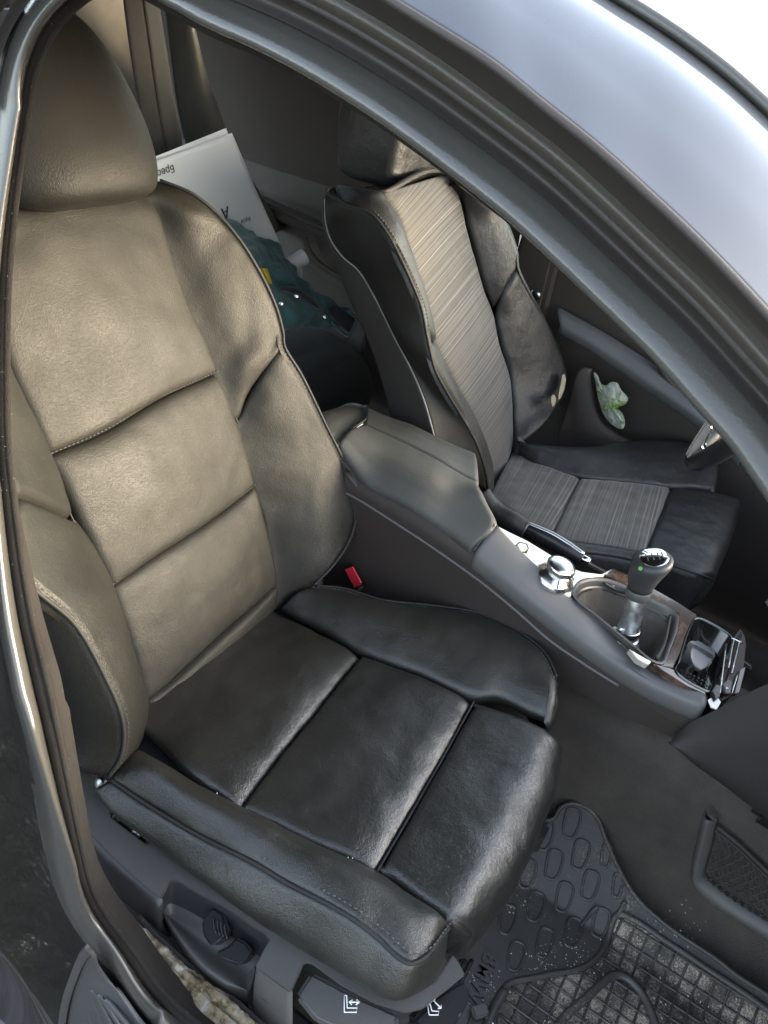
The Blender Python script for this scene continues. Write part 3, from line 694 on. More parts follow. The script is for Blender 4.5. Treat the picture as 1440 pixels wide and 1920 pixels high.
# cushion
dj = Q('e', 0, (917, 929, -.003), (940, 885), (961, 846, -.003))
d1 = Q('e', .002, (1032, 1012), (1062, 948), (1089, 895))
d2 = Q('e', .004, (1208, 1036), (1236, 970), (1258, 912))
dd_ = dict(L=(.004, .008), R=(.006, .008), T=(.006, .012), B=(.004, .006))
pp('cushion_panel', [dj, Q('e', .003, (978, 975), (1002, 918), (1022, 872)), d1], FB, ds, 40, 44, .004, dd_, wr=.002, wseed=51, wscale=22)
pp('cushion_panel', [d1, Q('e', .003, (1120, 1024), (1150, 958), (1174, 903)), d2], FB, ds, 40, 44, .006, dd_, wr=.002, wseed=53, wscale=22)
D3 = Q('e', .008, (1270, 1062), (1305, 985), (1325, 918)); D4 = Q('e', .002, (1318, 1078), (1350, 1000), (1378, 930))
D5 = Q('e', -.02, (1336, 1086), (1366, 1010), (1388, 940)); D6 = [p+Vector((.004, 0, -.05)) for p in D5]; D7 = [p+Vector((-.02, 0, -.11)) for p in D5]
pp('thigh_support', [d2, D3, D4, D5, D6, D7], LD, ds, 44, 60, .003, dict(L=(.010, .012), R=(.010, .012), B=(.006, .010)), wr=.002, wseed=55)
pp('thigh_support_end', [[q+Vector((0, .003, -.003)) for q in (d2[0], D3[0], D4[0], D5[0])], [d2[0]+Vector((0, 0, -.08)), D3[0]+Vector((0, 0, -.08)), D4[0]+Vector((0, 0, -.09)), D7[0]]], LD, ds, 14, 10, 0, {}, face=(0, -1, 0))
tube('piping', [q+Vector((0, 0, -.001)) for q in (d2[0], D3[0], D4[0], D5[0])], .002, M['piping'], ds, 8, 30)
# near bolster of driver cushion
ni = Q('e', .004, (918, 932), (950, 958), (1000, 990), (1045, 1010), (1110, 1018), (1160, 1024), (1209, 1036))
ns = Q('e', .004, (905, 950), (930, 975), (985, 1012), (1040, 1030), (1100, 1036), (1150, 1042), (1200, 1052))
nm = [(a+b)/2+Vector((0, 0, .006)) for a, b in zip(ni, ns)]
nb = [p+Vector((0, -.006, -.09)) for p in ns]
pp('side_bolster', [ni, nm, ns], LD, ds, 60, 14, .001, dict(B=(.004, .006), T=(.003, .005), R=(.004, .01)), wr=.0015, wseed=57)
pp('cushion_side', [ns, [p+Vector((.0, -.008, -.03)) for p in ns], nb], LD, ds, 60, 14, .0, dict(B=(.003, .006)), wr=.001, face=(0, -1, 0))
tube('piping', ns, .002, M['piping'], ds, 8, 60)
# far bolster of driver cushion (flattened, creased)
fi = Q('e', .002, (963, 847), (1000, 870), (1045, 884), (1090, 895), (1170, 903), (1257, 912), (1300, 914), (1340, 918))
fo2 = Q('e', .035, (968, 829), (1010, 833), (1070, 837), (1120, 836), (1165, 829), (1215, 825), (1275, 825), (1345, 842))
fm = [(a+b)/2+Vector((0, 0, .012)) for a, b in zip(fi, fo2)]
pp('side_bolster', [fi, fm, fo2], LD, ds, 80, 30, .002, dict(B=(.006, .012), T=(.006, .010), R=(.008, .02)), wr=.002, wseed=59, wscale=26)
pp('cushion_side', [fo2, [p+Vector((0, .01, -.05)) for p in fo2], [p+Vector((0, 0, -.12)) for p in fo2]], LD, ds, 50, 10, 0, {}, face=(0, 1, 0))
pp('cushion_side', [[fo2[-1], fm[-1], fi[-1]], [p+Vector((.012, 0, -.04)) for p in (fo2[-1], fm[-1], fi[-1])], [p+Vector((0, 0, -.12)) for p in (fo2[-1], fm[-1], fi[-1])]], LD, ds, 12, 14, 0, dict(B=(.004, .01)), face=(1, 0, 0))
box('seat_pan', (.27, .745, .20), (.50, .42, .14), M['trim_dark'], ds, .02)
# front valance edge under the thigh support, loose strap loop
tube('pull_strap', [D7[0]+Vector((-.09, -.004, .04)), D7[0]+Vector((-.06, -.01, .005)), D7[0]+Vector((-.035, -.012, .0)), D7[0]+Vector((-.02, -.008, .03))], .004, M['piping'], ds, 8, 24)

# ================================================================== CENTRE CONSOLE
cc = thing('centre_console', 'long dark centre console with padded twin armrest lids and exposed gear opening, between the seats', 'console', (.25, .37, .2))
AR = M['armrest']
# armrest lids
E_near = Q('y', .272, (632, 836), (640, 862), (659, 894), (697, 912), (743, 935), (790, 962), (837, 994), (872, 1018), (889, 1031))[2:]
def YP(y, *p): return [W(a, b, 'y', y) for a, b in p]
part_l = YP(.368, (682, 794), (737, 819), (784, 842), (828, 865), (872, 892), (898, 904))
near_l = YP(.275, (634, 838), (690, 908), (743, 935), (790, 962), (837, 994), (889, 1030))
near_l[0] = W(632, 836, 'y', .282)
mid_l = [(a+b)/2+Vector((0, -.012, .012)) for a, b in zip(part_l, near_l)]
mid2 = [a*.3+b*.7+Vector((0, -.008, .010)) for a, b in zip(part_l, near_l)]
mid_l[-1] = W(912, 938, 'y', .325); mid2[-1] = W(930, 983, 'y', .300)
near_l2 = near_l[:-1]+[W(889, 1031, 'y', .272)]
pp('armrest_lid', [part_l, mid_l, mid2, near_l2, [p+Vector((0, .001, -.014)) for p in near_l2]], AR, cc, 60, 50, .002, dict(L=(.004, .006), R=(.006, .008), B=(.003, .005)), skirt=.02)
far_l = YP(.462, (684, 766), (720, 784), (770, 801), (813, 822), (855, 840), (892, 854))
pl2 = [p+Vector((0, .001, 0)) for p in part_l]
fm_ = [(a+b)/2+Vector((0, 0, .006)) for a, b in zip(pl2, far_l)]
pp('armrest_lid', [pl2, fm_, far_l, [p+Vector((0, .004, -.03)) for p in far_l]], AR, cc, 60, 40, .002, dict(L=(.004, .006), R=(.005, .007), B=(.003, .005)), skirt=.02)
# rear end of the console
re_ = [W(632, 836, 'y', .282), W(655, 812, 'y', .325), W(682, 794, 'y', .368), W(684, 768, 'y', .455)]
re2 = [W(606, 812, 'y', .285), W(606, 778, 'y', .33), W(630, 766, 'y', .38), W(652, 762, 'y', .44)]
pp('rear_cover', [re_, [a*.5+b*.5+Vector((-.0, 0, .004)) for a, b in zip(re_, re2)], re2, [p+Vector((-.03, 0, -.03)) for p in re2], [p+Vector((-.035, 0, -.3)) for p in re2]], AR, cc, 36, 40, 0, dict(B=(.004, .006)), skirt=.005)
tube('chrome_seam', [a+Vector((0, 0, .0005)) for a in re_[:3]], .0013, M['silver'], cc, 8, 20)
# side walls
botz = .02
ul = YP(.277, (610, 870), (659, 896), (697, 914), (743, 937), (790, 964), (837, 996), (889, 1041))
ll = YP(.270, (610, 905), (670, 936), (740, 980), (820, 1033), (900, 1090), (965, 1143), (1030, 1200), (1095, 1245), (1160, 1286))
sw = [Vector((x, .278, z)) for x, z in ((-.25, .46), (-.1, .462), (.02, .458), (.14, .452), (.235, .438))]
lid_edge = [Vector((p.x, .279, p.z-.012)) for p in near_l2]; lid_edge = [Vector((lid_edge[0].x-.12, .279, lid_edge[0].z))]+lid_edge
grv = [Vector((ll[0].x-.04, .272, ll[0].z))]+ll
pp('side_wall', [lid_edge, [Vector((p.x, .272, p.z)) for p in [Vector(q) for q in cr(grv[:7], 9)]]], M['console_side'], cc, 60, 10, 0, {}, skirt=.01, face=(0, -1, 0))
tube('trim_groove', ll, .0022, M['console'], cc, 8, 80)
rail_b = YP(.268, (888, 1038), (997, 1123), (1113, 1213), (1230, 1287), (1308, 1340))
side_t = [Vector((-.25, .274, .47))]+[Vector((p.x, .276, p.z-.004)) for p in near_l2[1:]]+[Vector((p.x, .272, p.z)) for p in rail_b[1:]]
side_t = [Vector(x) for x in cr(side_t, 20)]
grv2 = [Vector((-.25, .270, .46))]+ll+[Vector((.60, .27, .35))]
grv2 = [Vector(x) for x in cr(grv2, 20)]
wb = [Vector((-.25, .276, .2)), Vector((.1, .276, .22)), Vector((.34, .276, .27))]+YP(.274, (1047, 1278), (1140, 1330), (1262, 1384), (1330, 1420))
wb = [Vector(x) for x in cr(wb, 20)]
pp('side_wall', [grv2, [(p+q)/2 for p, q in zip(grv2, wb)], wb], M['console_side'], cc, 80, 20, 0, {}, skirt=0, face=(0, -1, 0))
pp('side_wall', [side_t, [Vector((p.x, .270, (p.z+q.z)/2)) for p, q in zip(side_t, grv2)], grv2], M['console_side'], cc, 80, 8, 0, {}, skirt=0, face=(0, -1, 0))
# long front side rail
rt_ = Q('y', .31, (931, 984, .302), (977, 1033, .304), (1067, 1115), (1121, 1157), (1183, 1216), (1222, 1243), (1327, 1303, .292))
rb_ = Q('y', .27, (889, 1036), (935, 1072), (1000, 1123), (1070, 1178), (1140, 1230), (1222, 1282), (1322, 1328))
rm_ = [a*.55+b*.45+Vector((0, 0, .004)) for a, b in zip(rt_, rb_)]
pp('side_rail', [rt_, rm_, rb_, [p+Vector((0, -.002, -.022)) for p in rb_], [p+Vector((0, .008, -.04)) for p in rb_]], M['console'], cc, 90, 30, .0, dict(L=(.003, .005), R=(.003, .004)), skirt=.006)
tube('chrome_seam', [rt_[0]+Vector((-.002, 0, .001)), rm_[0]+Vector((-.002, 0, .0)), rb_[0]+Vector((-.002, 0, 0))], .0012, M['black_gloss'], cc, 8, 16)
# top deck: aluminium piece, walnut frame, well, tray
def K(v, *p): return Q('k', v, *p)
prism('aluminium_trim', K(0, (930, 984), (955, 997), (990, 1014), (1036, 1042), (1065, 1062), (1090, 1071), (1128, 1076), (1148, 1066), (1140, 1078), (1100, 1083), (1084, 1092), (1073, 1108), (1071, 1118), (1060, 1115), (1020, 1078), (975, 1036)), .012, M['satin'], cc, .0015, nrm=KN)
prism('aluminium_trim', K(.001, (1180, 1216), (1200, 1228), (1222, 1240), (1215, 1246), (1195, 1235)), .01, M['satin'], cc, .001, nrm=KN)
prism('wood_trim', K(0, (1130, 1077), (1150, 1065), (1190, 1083), (1273, 1130), (1308, 1153), (1300, 1162), (1290, 1185), (1275, 1225), (1262, 1252), (1240, 1250), (1258, 1215), (1272, 1172), (1272, 1150), (1230, 1126), (1175, 1098)), .012, M['wood'], cc, .0015, nrm=KN)
prism('wood_trim', K(.0005, (1225, 1243), (1262, 1254), (1322, 1296), (1326, 1304), (1290, 1288), (1240, 1256)), .012, M['wood'], cc, .0015, nrm=KN)
# the gear opening
well = [(1078, 1096), (1094, 1085), (1129, 1083), (1172, 1097), (1228, 1125), (1270, 1150), (1272, 1172), (1258, 1215), (1242, 1246), (1222, 1240), (1190, 1214), (1120, 1157), (1074, 1118)]
w0 = K(0, *well); wc = sum(w0, Vector())/len(w0)
def ringat(s, dzv): return [wc+(p-wc)*s+Vector((0, 0, dzv)) for p in w0]
def ringpatch(name, rings, mt, n=60):
    RR = [[Vector(x) for x in cr(r, n, True)] for r in rings]; V = [v for r in RR for v in r]; F = []
    for i in range(len(RR)-1):
        for q in range(n): F.append((i*n+q, i*n+(q+1) % n, (i+1)*n+(q+1) % n, (i+1)*n+q))
    return V, F, n
V_, F_, n_ = ringpatch('', [ringat(1.0, 0), ringat(.97, .002), ringat(.93, -.004), ringat(.90, -.012)], None)
mobj('well_frame', V_, F_, M['trim'], cc)
V_, F_, n_ = ringpatch('', [ringat(.93, -.010), ringat(.88, -.012), ringat(.86, -.016)], None); mobj('well_lip', V_, F_, M['knob'], cc)
V_, F_, n_ = ringpatch('', [ringat(.88, -.014), ringat(.84, -.03), ringat(.74, -.075), ringat(.5, -.088), ringat(.1, -.09)], None)
for i, v in enumerate(V_): V_[i] = v+Vector((1, .5, 1))*(.005*noise.noise(v*34)+.003*noise.noise(v*90))
mobj('rubber_liner', V_, F_, M['liner'], cc)
for q in (3, 4): 
    p = w0[q]; lathe('clip', wc+(p-wc)*.90+Vector((-.02, 0, -.006)), (0, 0, 1), [(.007, 0), (.007, .003), (.003, .005)], M['zinc'], cc, 14)
tube('wire_clip', [wc+(w0[2]-wc)*.9+Vector((0, 0, -.004)), wc+(w0[3]-wc)*.88+Vector((-.01, -.006, -.006)), wc+(w0[3]-wc)*.9+Vector((.012, 0, -.004))], .0022, M['knob'], cc, 8, 20)
tube('wire_clip', [wc+(w0[5]-wc)*.88+Vector((0, 0, -.005)), wc+(w0[7]-wc)*.86+Vector((0, 0, -.005)), wc+(w0[8]-wc)*.86+Vector((0, 0, -.004))], .0025, M['knob'], cc, 8, 30)
# glossy tray with studs
tr = K(.001, (1296, 1170), (1308, 1156), (1368, 1188), (1374, 1196), (1362, 1250), (1345, 1300), (1325, 1298), (1266, 1262), (1272, 1240))
tc_ = sum(tr, Vector())/len(tr)
def tring(s, z): return [tc_+(p-tc_)*s+Vector((0, 0, z)) for p in tr]
RR = [[Vector(x) for x in cr(tring(s, z), 48, True)] for s, z in ((1, 0), (.96, .002), (.93, -.001), (.90, -.035), (.8, -.04), (.1, -.041))]
V_ = [v for r in RR for v in r]; F_ = [(i*48+q, i*48+(q+1) % 48, (i+1)*48+(q+1) % 48, (i+1)*48+q) for i in range(5) for q in range(48)]
mobj('storage_tray', V_, F_, M['black_gloss'], cc)
mm = [[], []]
for i in range(8):
    for j in range(6):
        c = tc_+Vector((-.018+i*.006, -.045+j*.008, -.0405)); b = len(mm[0])
        for dx, dy in ((-1, -1), (1, -1), (1, 1), (-1, 1)): mm[0].append(c+Vector((dx*.0018, dy*.0018, 0)))
        mm[0].append(c+Vector((0, 0, .0022))); mm[1] += [(b, b+1, b+4), (b+1, b+2, b+4), (b+2, b+3, b+4), (b+3, b, b+4)]
o = mobj('anti_slip_studs', mm[0], mm[1], M['black_gloss'], cc, smooth=False); o['kind'] = 'stuff'
# deck under the trims and console far side
deck = [Vector((x, y, z)) for x, y, z in ((.22, .29, .43), (.62, .29, .37), (.62, .455, .37), (.40, .455, .405), (.22, .455, .43))]
prism('inner_wall', [Vector((x, .458, z)) for x, z in ((-.13, .47), (.16, .44), (.24, .415), (.45, .405), (.64, .37), (.64, .03), (-.13, .03))], .01, M['console_side'], cc, .002, nrm=(0, 1, 0))
# dead front slab with ashtray brackets and bright strips
prism('front_stack', K(.0, (1352, 1300), (1376, 1196), (1392, 1175), (1402, 1200), (1396, 1260), (1382, 1296), (1345, 1318)), .05, M['console_side'], cc, .004, nrm=KN)
for i, (x0, y0, x1, y1) in enumerate([(1362, 1208, 1350, 1300), (1376, 1200, 1366, 1252), (1390, 1190, 1372, 1262), (1384, 1262, 1372, 1300), (1371, 1196, 1392, 1206)]):
    tube('bright_strip', K(.004, (x0, y0), (x1, y1)), .0012, M['silver'], cc, 8, 6)
prism('paper_shim', K(.004, (1328, 1312), (1342, 1302), (1352, 1316), (1344, 1330), (1334, 1326)), .002, M['white_plastic'], cc, .0004, nrm=KN)
prism('paper_shim', K(.006, (1389, 1255), (1398, 1250), (1394, 1268), (1386, 1298), (1378, 1300), (1384, 1275)), .002, M['pale_piping'], cc, .0004, nrm=KN)
prism('stack_button', K(.010, (1336, 1296), (1344, 1282), (1352, 1286), (1350, 1306), (1342, 1312)), .008, M['knob'], cc, .001, nrm=KN)
prism('stack_button', K(.010, (1356, 1284), (1366, 1272), (1374, 1278), (1370, 1300), (1360, 1300)), .008, M['knob'], cc, .001, nrm=KN)
kx = (K(.0105, (1372, 1290))[0]-K(.0105, (1364, 1286))[0]); ky = K(.0105, (1368, 1275))[0]-K(.0105, (1364, 1286))[0]
text('lettering', 'P', K(.0106, (1361, 1292))[0], kx, ky, .007, M['white_print'], cc)
# small cream button
prism('cover_gap', K(.001, (966, 1022), (974, 1015), (989, 1019), (992, 1028), (988, 1037), (974, 1034)), .002, M['knob'], cc, .0005, nrm=KN)
prism('push_button', K(.0035, (969, 1022), (975, 1017), (987, 1020), (990, 1028), (983, 1033), (974, 1031)), .004, M['satin'], cc, .0012, nrm=KN)

kn = thing('rotary_controller', 'satin silver rotary control knob on its dished silver base, in the pale aluminium console trim', 'control knob', tuple(K(0, (1038, 1082))[0]))
kb = K(.0, (1038, 1085))[0]
lathe('base', kb, KN, [(.030, -.004), (.031, .001), (.027, .008), (.020, .013), (.017, .016)], M['silver'], kn, 40)
lathe('knob', kb+KN*.012, KN, [(.014, 0), (.018, .004), (.0215, .009), (.022, .014), (.020, .0175), (.015, .019), (.001, .0198)], M['silver'], kn, 40)
for a in range(4):
    d = Vector((math.cos(a*math.pi/2+.5), math.sin(a*math.pi/2+.5), 0)); tube('groove_mark', [kb+d*.020+KN*.0135, kb+d*.029+KN*.0045], .0008, M['knob'], kn, 6, 6)

# ================================================================== GEAR LEVER
gl = thing('gear_lever', 'gear lever with dark round-topped knob on a bare zinc tube, its boot missing', 'gear lever', (.462, .363, .33))
g0 = W(1170, 1208, 'y', .363); g1 = W(1197, 1112, 'y', .363); ax = (g1-g0).normalized(); gtop = W(1226, 1046, 'y', .363)
lathe('lower_collar', g0-ax*.018, ax, [(.030, 0), (.030, .010), (.026, .016), (.020, .018)], M['groove'], gl, 32)
lathe('washer', g0-ax*.002, ax, [(.0225, 0), (.0225, .0035), (.017, .005)], M['silver'], gl, 32)
lathe('washer', g0+ax*.008, ax, [(.019, 0), (.0195, .002), (.0195, .005), (.017, .007)], M['zinc'], gl, 32)
L_ = (g1-g0).length
lathe('shaft', g0, ax, [(.0165, 0), (.0165, L_*.35), (.0155, L_*.36), (.0150, L_*.75), (.0145, L_*.9), (.010, L_+.004)], M['zinc'], gl, 32)
lathe('clamp_band', g0+ax*.020, ax, [(.0165, 0), (.0178, .001), (.0178, .010), (.0165, .011)], M['silver'], gl, 32)
sd_ = (-rt*.9-Vector((0, .3, 0))).normalized(); sd_ = (sd_-ax*sd_.dot(ax)).normalized()
cb = g0+ax*.026+sd_*.021
box('clamp_screw', cb, (.012, .010, .014), M['zinc'], gl, .002)
lathe('clamp_screw', cb-Vector((0, 0, .012)), (0.2, -.2, 1), [(.0045, 0), (.0045, .026), (.002, .028)], M['zinc'], gl, 10)
# knob: neck ring then a sculpted head leaning to the driver side
lathe('neck_ring', g1-ax*.006, ax, [(.017, 0), (.0185, .002), (.0185, .012), (.0175, .014)], M['trim'], gl, 32)
k0 = g1+ax*.008; cen = W(1224, 1068, 'y', .363)
V_ = []; F_ = []; nq = 40; prof = [(0, .0175, .0175, .0), (.12, .0185, .0185, 0), (.3, .021, .020, .10), (.5, .0235, .022, .35), (.7, .0265, .0245, .70), (.85, .028, .026, .92), (.95, .027, .0255, 1.0), (1.0, .0235, .022, 1.02), (1.01, .020, .0185, 1.02)]
side = (gtop-k0); lean = side-ax*side.dot(ax); Hh = side.dot(ax)
xk = lean.normalized() if lean.length > 1e-4 else ax.orthogonal(); yk = ax.cross(xk)
tiltax = (ax*.96+Vector((-.12, -.22, 0))).normalized()
for (t, ra, rb2, ln) in prof:
    c = k0+ax*Hh*t+lean*ln
    axx = (ax*(1-min(1, ln))+tiltax*min(1, ln)).normalized(); xx = (xk-axx*xk.dot(axx)).normalized(); yy = axx.cross(xx)
    for q in range(nq): a = 2*math.pi*q/nq; V_.append(c+xx*math.cos(a)*ra+yy*math.sin(a)*rb2)
for i in range(len(prof)-1):
    for q in range(nq): F_.append((i*nq+q, i*nq+(q+1) % nq, (i+1)*nq+(q+1) % nq, (i+1)*nq+q))
F_ += [tuple(range(nq))[::-1], tuple((len(prof)-1)*nq+q for q in range(nq))]
fixn(mobj('knob', V_, F_, M['trim_dark'], gl))
ct = k0+ax*Hh*1.01+lean*1.02; xx = (xk-tiltax*xk.dot(tiltax)).normalized(); yy = tiltax.cross(xx)
bd = lathe('badge', ct, tiltax, [(.0200, 0), (.0200, .0012), (.0190, .002), (.001, .0024)], M['chrome'], gl, 36)
ri = (rt-tiltax*rt.dot(tiltax)).normalized(); ui = tiltax.cross(ri)
# shift pattern on the badge
for (a, b) in [((-.010, .007), (-.010, -.007)), ((-.002, .007), (-.002, -.007)), ((.006, .007), (.006, -.007)), ((-.010, 0), (.012, 0)), ((.012, .0), (.012, .007))]:
    tube('shift_pattern', [ct+tiltax*.0024+ri*a[0]+ui*a[1], ct+tiltax*.0024+ri*b[0]+ui*b[1]], .0007, M['ink'], bd, 6, raw=True)
gs_ = W(1212, 1057, 'y', .335)
lf = lathe('green_sticker', k0+(ct-k0)*.66+(CAM-ct).normalized()*.0238-rt*.012, (CAM-ct), [(.0034, 0), (.0032, .0008)], M['badge_green'], gl, 5)

# ================================================================== HANDBRAKE
hb = thing('handbrake', 'handbrake lever with glossy black grip and worn leather gaiter beside the driver seat', 'handbrake', (.25, .46, .38))
h0 = W(986, 990, 'y', .452); h1 = W(1092, 1047, 'y', .452)
gp = [W(905, 925, 'y', .455), W(930, 958, 'y', .452), W(965, 980, 'y', .45), W(988, 994, 'y', .45)]
tube('gaiter', gp, [.014, .017, .019, .017], M['leather_driver'], hb, 18, 40)
tube('grip', [h0, h0*.5+h1*.5+Vector((0, 0, .003)), h1], [.013, .0155, .015, .0155, .012], M['knob'], hb, 20, 30)
dh = (h1-h0).normalized()
tube('grip_trim', [h0+Vector((0, -.004, .012)), h0*.5+h1*.5+Vector((0, -.004, .0165)), h1+Vector((0, -.003, .010))], .004, M['silver'], hb, 10, 20)
lathe('release_button', h1, dh, [(.0075, 0), (.0075, .010), (.006, .013)], M['chrome'], hb, 20)
lathe('ferrule', h0-dh*.004, dh, [(.0155, 0), (.0165, .003), (.0150, .006)], M['knob'], hb, 24)

# ================================================================== BUCKLE
bk = thing('belt_buckle', 'seat belt buckle with bright red release button beside the passenger seat', 'belt buckle', (.045, .262, .22))
bt = [W(*p, 'y', .258) for p in ((641, 1064), (661, 1057), (684, 1094), (664, 1108))]
bn = Vector((.25, -.75, .6)).normalized()
prism('body', bt, .03, M['knob'], bk, .003, nrm=bn)
bt2 = [W(*p, 'y', .256) for p in ((645, 1066), (661, 1060), (680, 1094), (664, 1104))]
prism('release_button', bt2, .006, M['red'], bk, .0022, nrm=bn, seg=3)
tube('stalk', [Vector((.05, .275, .29)), Vector((.03, .272, .2)), Vector((.02, .27, .08))], .012, M['knob'], bk, 12, 16)

# ================================================================== CABIN FLOOR, TUNNEL (structure)
def gridpatch(name, rows, mt, nu, nv, amp=0, sc_=6, kind='structure', face=(0, 0, 1)):
    o = patch(name, rows, mt, None, nu, nv, 0, {}, amp, face, 0, 0, sc_); 
    if kind: o['kind'] = kind
    return o
fl = []
for y, z0 in ((-.37, -.012), (-.2, -.012), (0, -.012), (.17, -.012), (.23, .022), (.292, .060)): fl.append([(x, y, z0 if x < .9 else z0+(x-.9)*.8) for x in (-1.3, -.6, 0, .4, .7, .9, 1.15, 1.3)])
for y, z in ((.297, .10), (.299, .18), (.302, .27), (.33, .30), (.42, .30), (.55, .24)):
    fl.append([(x, y, z+(.0 if x < .5 else (x-.5)*.10)) for x in (-1.3, -.6, 0, .4, .7, .9, 1.15, 1.3)])
for y, z in ((.60, .02), (.66, -.012), (.9, -.012), (1.12, -.012)): fl.append([(x, y, z) for x in (-1.3, -.6, 0, .4, .7, .9, 1.15, 1.3)])
gridpatch('carpet_floor', fl, M['carpet'], 90, 110, .002, 9)
# ================================================================== CAR BODY
cb = thing('car_body', 'black car body round the open front door: roof edge, door seal, pillar and dirty sill', 'car', (0, -.4, 0))
def D(v, *p): return [W(x[0], x[1], 'd', v if len(x) == 2 else x[2]) for x in p]
# door opening loop, from behind the camera's lower right, round the pillar, along the roof rail
inn = [(470, 1968), (420, 1940), (373, 1911), (340, 1880), (300, 1840), (267, 1790), (243, 1757), (207, 1713), (177, 1657), (160, 1580), (145, 1507), (125, 1403), (100, 1280), (72, 1170), (52, 1065), (34, 940), (23, 840), (20, 700), (22, 550), (31, 425), (43, 325), (57, 225), (76, 125), (97, 78), (124, 38), (165, 2), (215, -22),
       (270, -2), (320, 25), (380, 60), (475, 100), (565, 145), (645, 192), (725, 243), (770, 275), (830, 319), (895, 368), (955, 415), (1040, 492), (1145, 592), (1229, 672), (1329, 783), (1373, 830), (1420, 897), (1480, 985), (1540, 1080)]
def pxcurve(P, n):
    A = np.array(cr([np.array(p, float) for p in P], n))
    for _ in range(3): A[1:-1] = (A[:-2]+A[1:-1]*2+A[2:])/4
    return list(A)
NL = 200
PI_ = pxcurve(inn, NL)
def pxoff(P, w_):
    out = []
    for i, p in enumerate(P):
        t = P[min(i+2, len(P)-1)]-P[max(i-2, 0)]; t = t/np.linalg.norm(t); n_ = np.array([t[1], -t[0]])
        out.append(p+n_*(w_(p) if callable(w_) else w_))
    return out
def wp(p): return float(np.interp(p[1], [0, 300, 900, 1280, 1600, 1900], [27, 24, 28, 38, 30, 30])) if p[0] < 340 else 27
def wb(p): return float(np.interp(p[1], [0, 300, 900, 1280, 1600, 1900], [64, 62, 66, 80, 58, 62])) if p[0] < 340 and p[1] > 60 else 80
PP_ = pxoff(PI_, wp); PR_ = pxoff(PI_, lambda p: wb(p) if p[0] > 340 or p[1] > 200 else 64+16*min(1, max(0, (200-p[1])/200)))
I_ = D(0, *[tuple(p) for p in PI_]); P_ = D(-.010, *[tuple(p) for p in PP_]); R_ = D(-.024, *[tuple(p) for p in PR_])
I2, P2, R2 = I_, P_, R_
def tc(P, i): return (P[min(i+1, len(P)-1)]-P[max(i-1, 0)]).normalized()
def sweep(name, A, B_, mt, h=.006, nseg=9, tuck=.012, hum=1., mt2=None):
    """soft profile bulging out between two rails, tucked in at both sides"""
    V = []; F = []; n = nseg+5
    for i, (a, b) in enumerate(zip(A, B_)):
        t = tc(A, i); w_ = b-a; nr = t.cross(w_).normalized()
        if nr.dot(CAM-a) < 0: nr = -nr
        V.append(a-nr*tuck*2); V.append(a-nr*tuck)
        for k in range(nseg+1):
            s = k/nseg; V.append(a+w_*s+nr*(h*math.sin(math.pi*s)**.7*hum))
        V.append(b-nr*tuck); V.append(b-nr*tuck*2)
    for i in range(len(A)-1):
        for k in range(n-1): F.append((i*n+k, i*n+k+1, (i+1)*n+k+1, (i+1)*n+k))
    return fixn(mobj(name, V, F, mt, cb))
sweep('flocked_seal', I2, P2, M['plush'], .005)
# plush divides into two ribs
tube('seal_rib', [p*.72+q*.28+(CAM-p).normalized()*.004 for p, q in zip(I2, P2)], .0028, M['plush'], cb, 8, raw=True)
sweep('rubber_bulb', P2, R2, M['rubber'], .019)
# crumbs of lint on the flocking
mm = [[], []]
for i in range(170):
    k = random.randrange(2, NL-2); s = random.random(); p = I2[k]*(1-s)+P2[k]*s+(CAM-P2[k]).normalized()*.007
    a = Vector((random.uniform(-1, 1), random.uniform(-1, 1), random.uniform(-1, 1)))*random.uniform(.0004, .0016)
    tube('', [p, p+a], .00012, None, n=4, raw=True, mesh=mm)
o = mobj('lint', mm[0], mm[1], M['lint'], cb); o['kind'] = 'stuff'
# roof side: gutter bands and painted roof edge
TOPI = [p for p in PI_ if p[1] < 1500 and (p[0] > 150 or p[1] < 60)]
TOPI = [p for p in PI_[int(NL*.48):]]
edge = [(-60, -330), (200, -330), (430, -230), (600, -90), (730, 0), (920, 120), (1020, 200), (1120, 280), (1220, 370), (1320, 465), (1440, 592), (1560, 730), (1680, 880)]
tt = lambda w_: [tuple(p) for p in pxoff(TOPI, w_)][::3]
G1 = D(-.028, *tt(78)); O1 = D(-.036, *tt(128)); O2 = D(-.046, *tt(166)); ED = [W(x, y, 'y', -.275) for x, y in edge]
def res(P, n=90): return [Vector(x) for x in cr(P, n)]
G1, O1, O2, ED = map(res, (G1, O1, O2, ED))
def bandp(name, A, B_, mt, bul, parent=cb): return patch(name, [A, [(a+b)/2+(CAM-a).normalized()*bul for a, b in zip(A, B_)], B_], mt, parent, 120, 14, 0, {}, skirt=0)
bandp('door_gutter', G1, O1, M['groove'], -.010)
bandp('frame_flange', O1, O2, M['olive'], .006)
bandp('door_gutter', O2, ED, M['groove'], -.006)
tube('gutter_lip', O1, .0025, M['groove'], cb, 8, 90)
tube('roof_edge_bead', ED, .0022, M['groove'], cb, 8, 120)
ROY = -.15
RO = [W(x, y, 'y', ROY) for x, y in ((-200, -900), (300, -560), (700, -300), (950, -125), (1145, 0), (1207, 38), (1270, 80), (1356, 145), (1440, 220), (1560, 330), (1700, 480))]
RO = res(RO)
ED2 = [p+Vector((0, .001, .0012)) for p in ED]
m1 = [a*.66+b*.34+Vector((0, -.001, .006)) for a, b in zip(ED2, RO)]; m2 = [a*.33+b*.67+Vector((0, -.001, .008)) for a, b in zip(ED2, RO)]
patch('roof_side', [ED2, m1, m2, RO], M['paint'], cb, 120, 40, 0, {}, skirt=.004)
tube('roof_drip_strip', [p+Vector((0, .004, .003)) for p in RO], .0035, M['rubber'], cb, 10, 120)
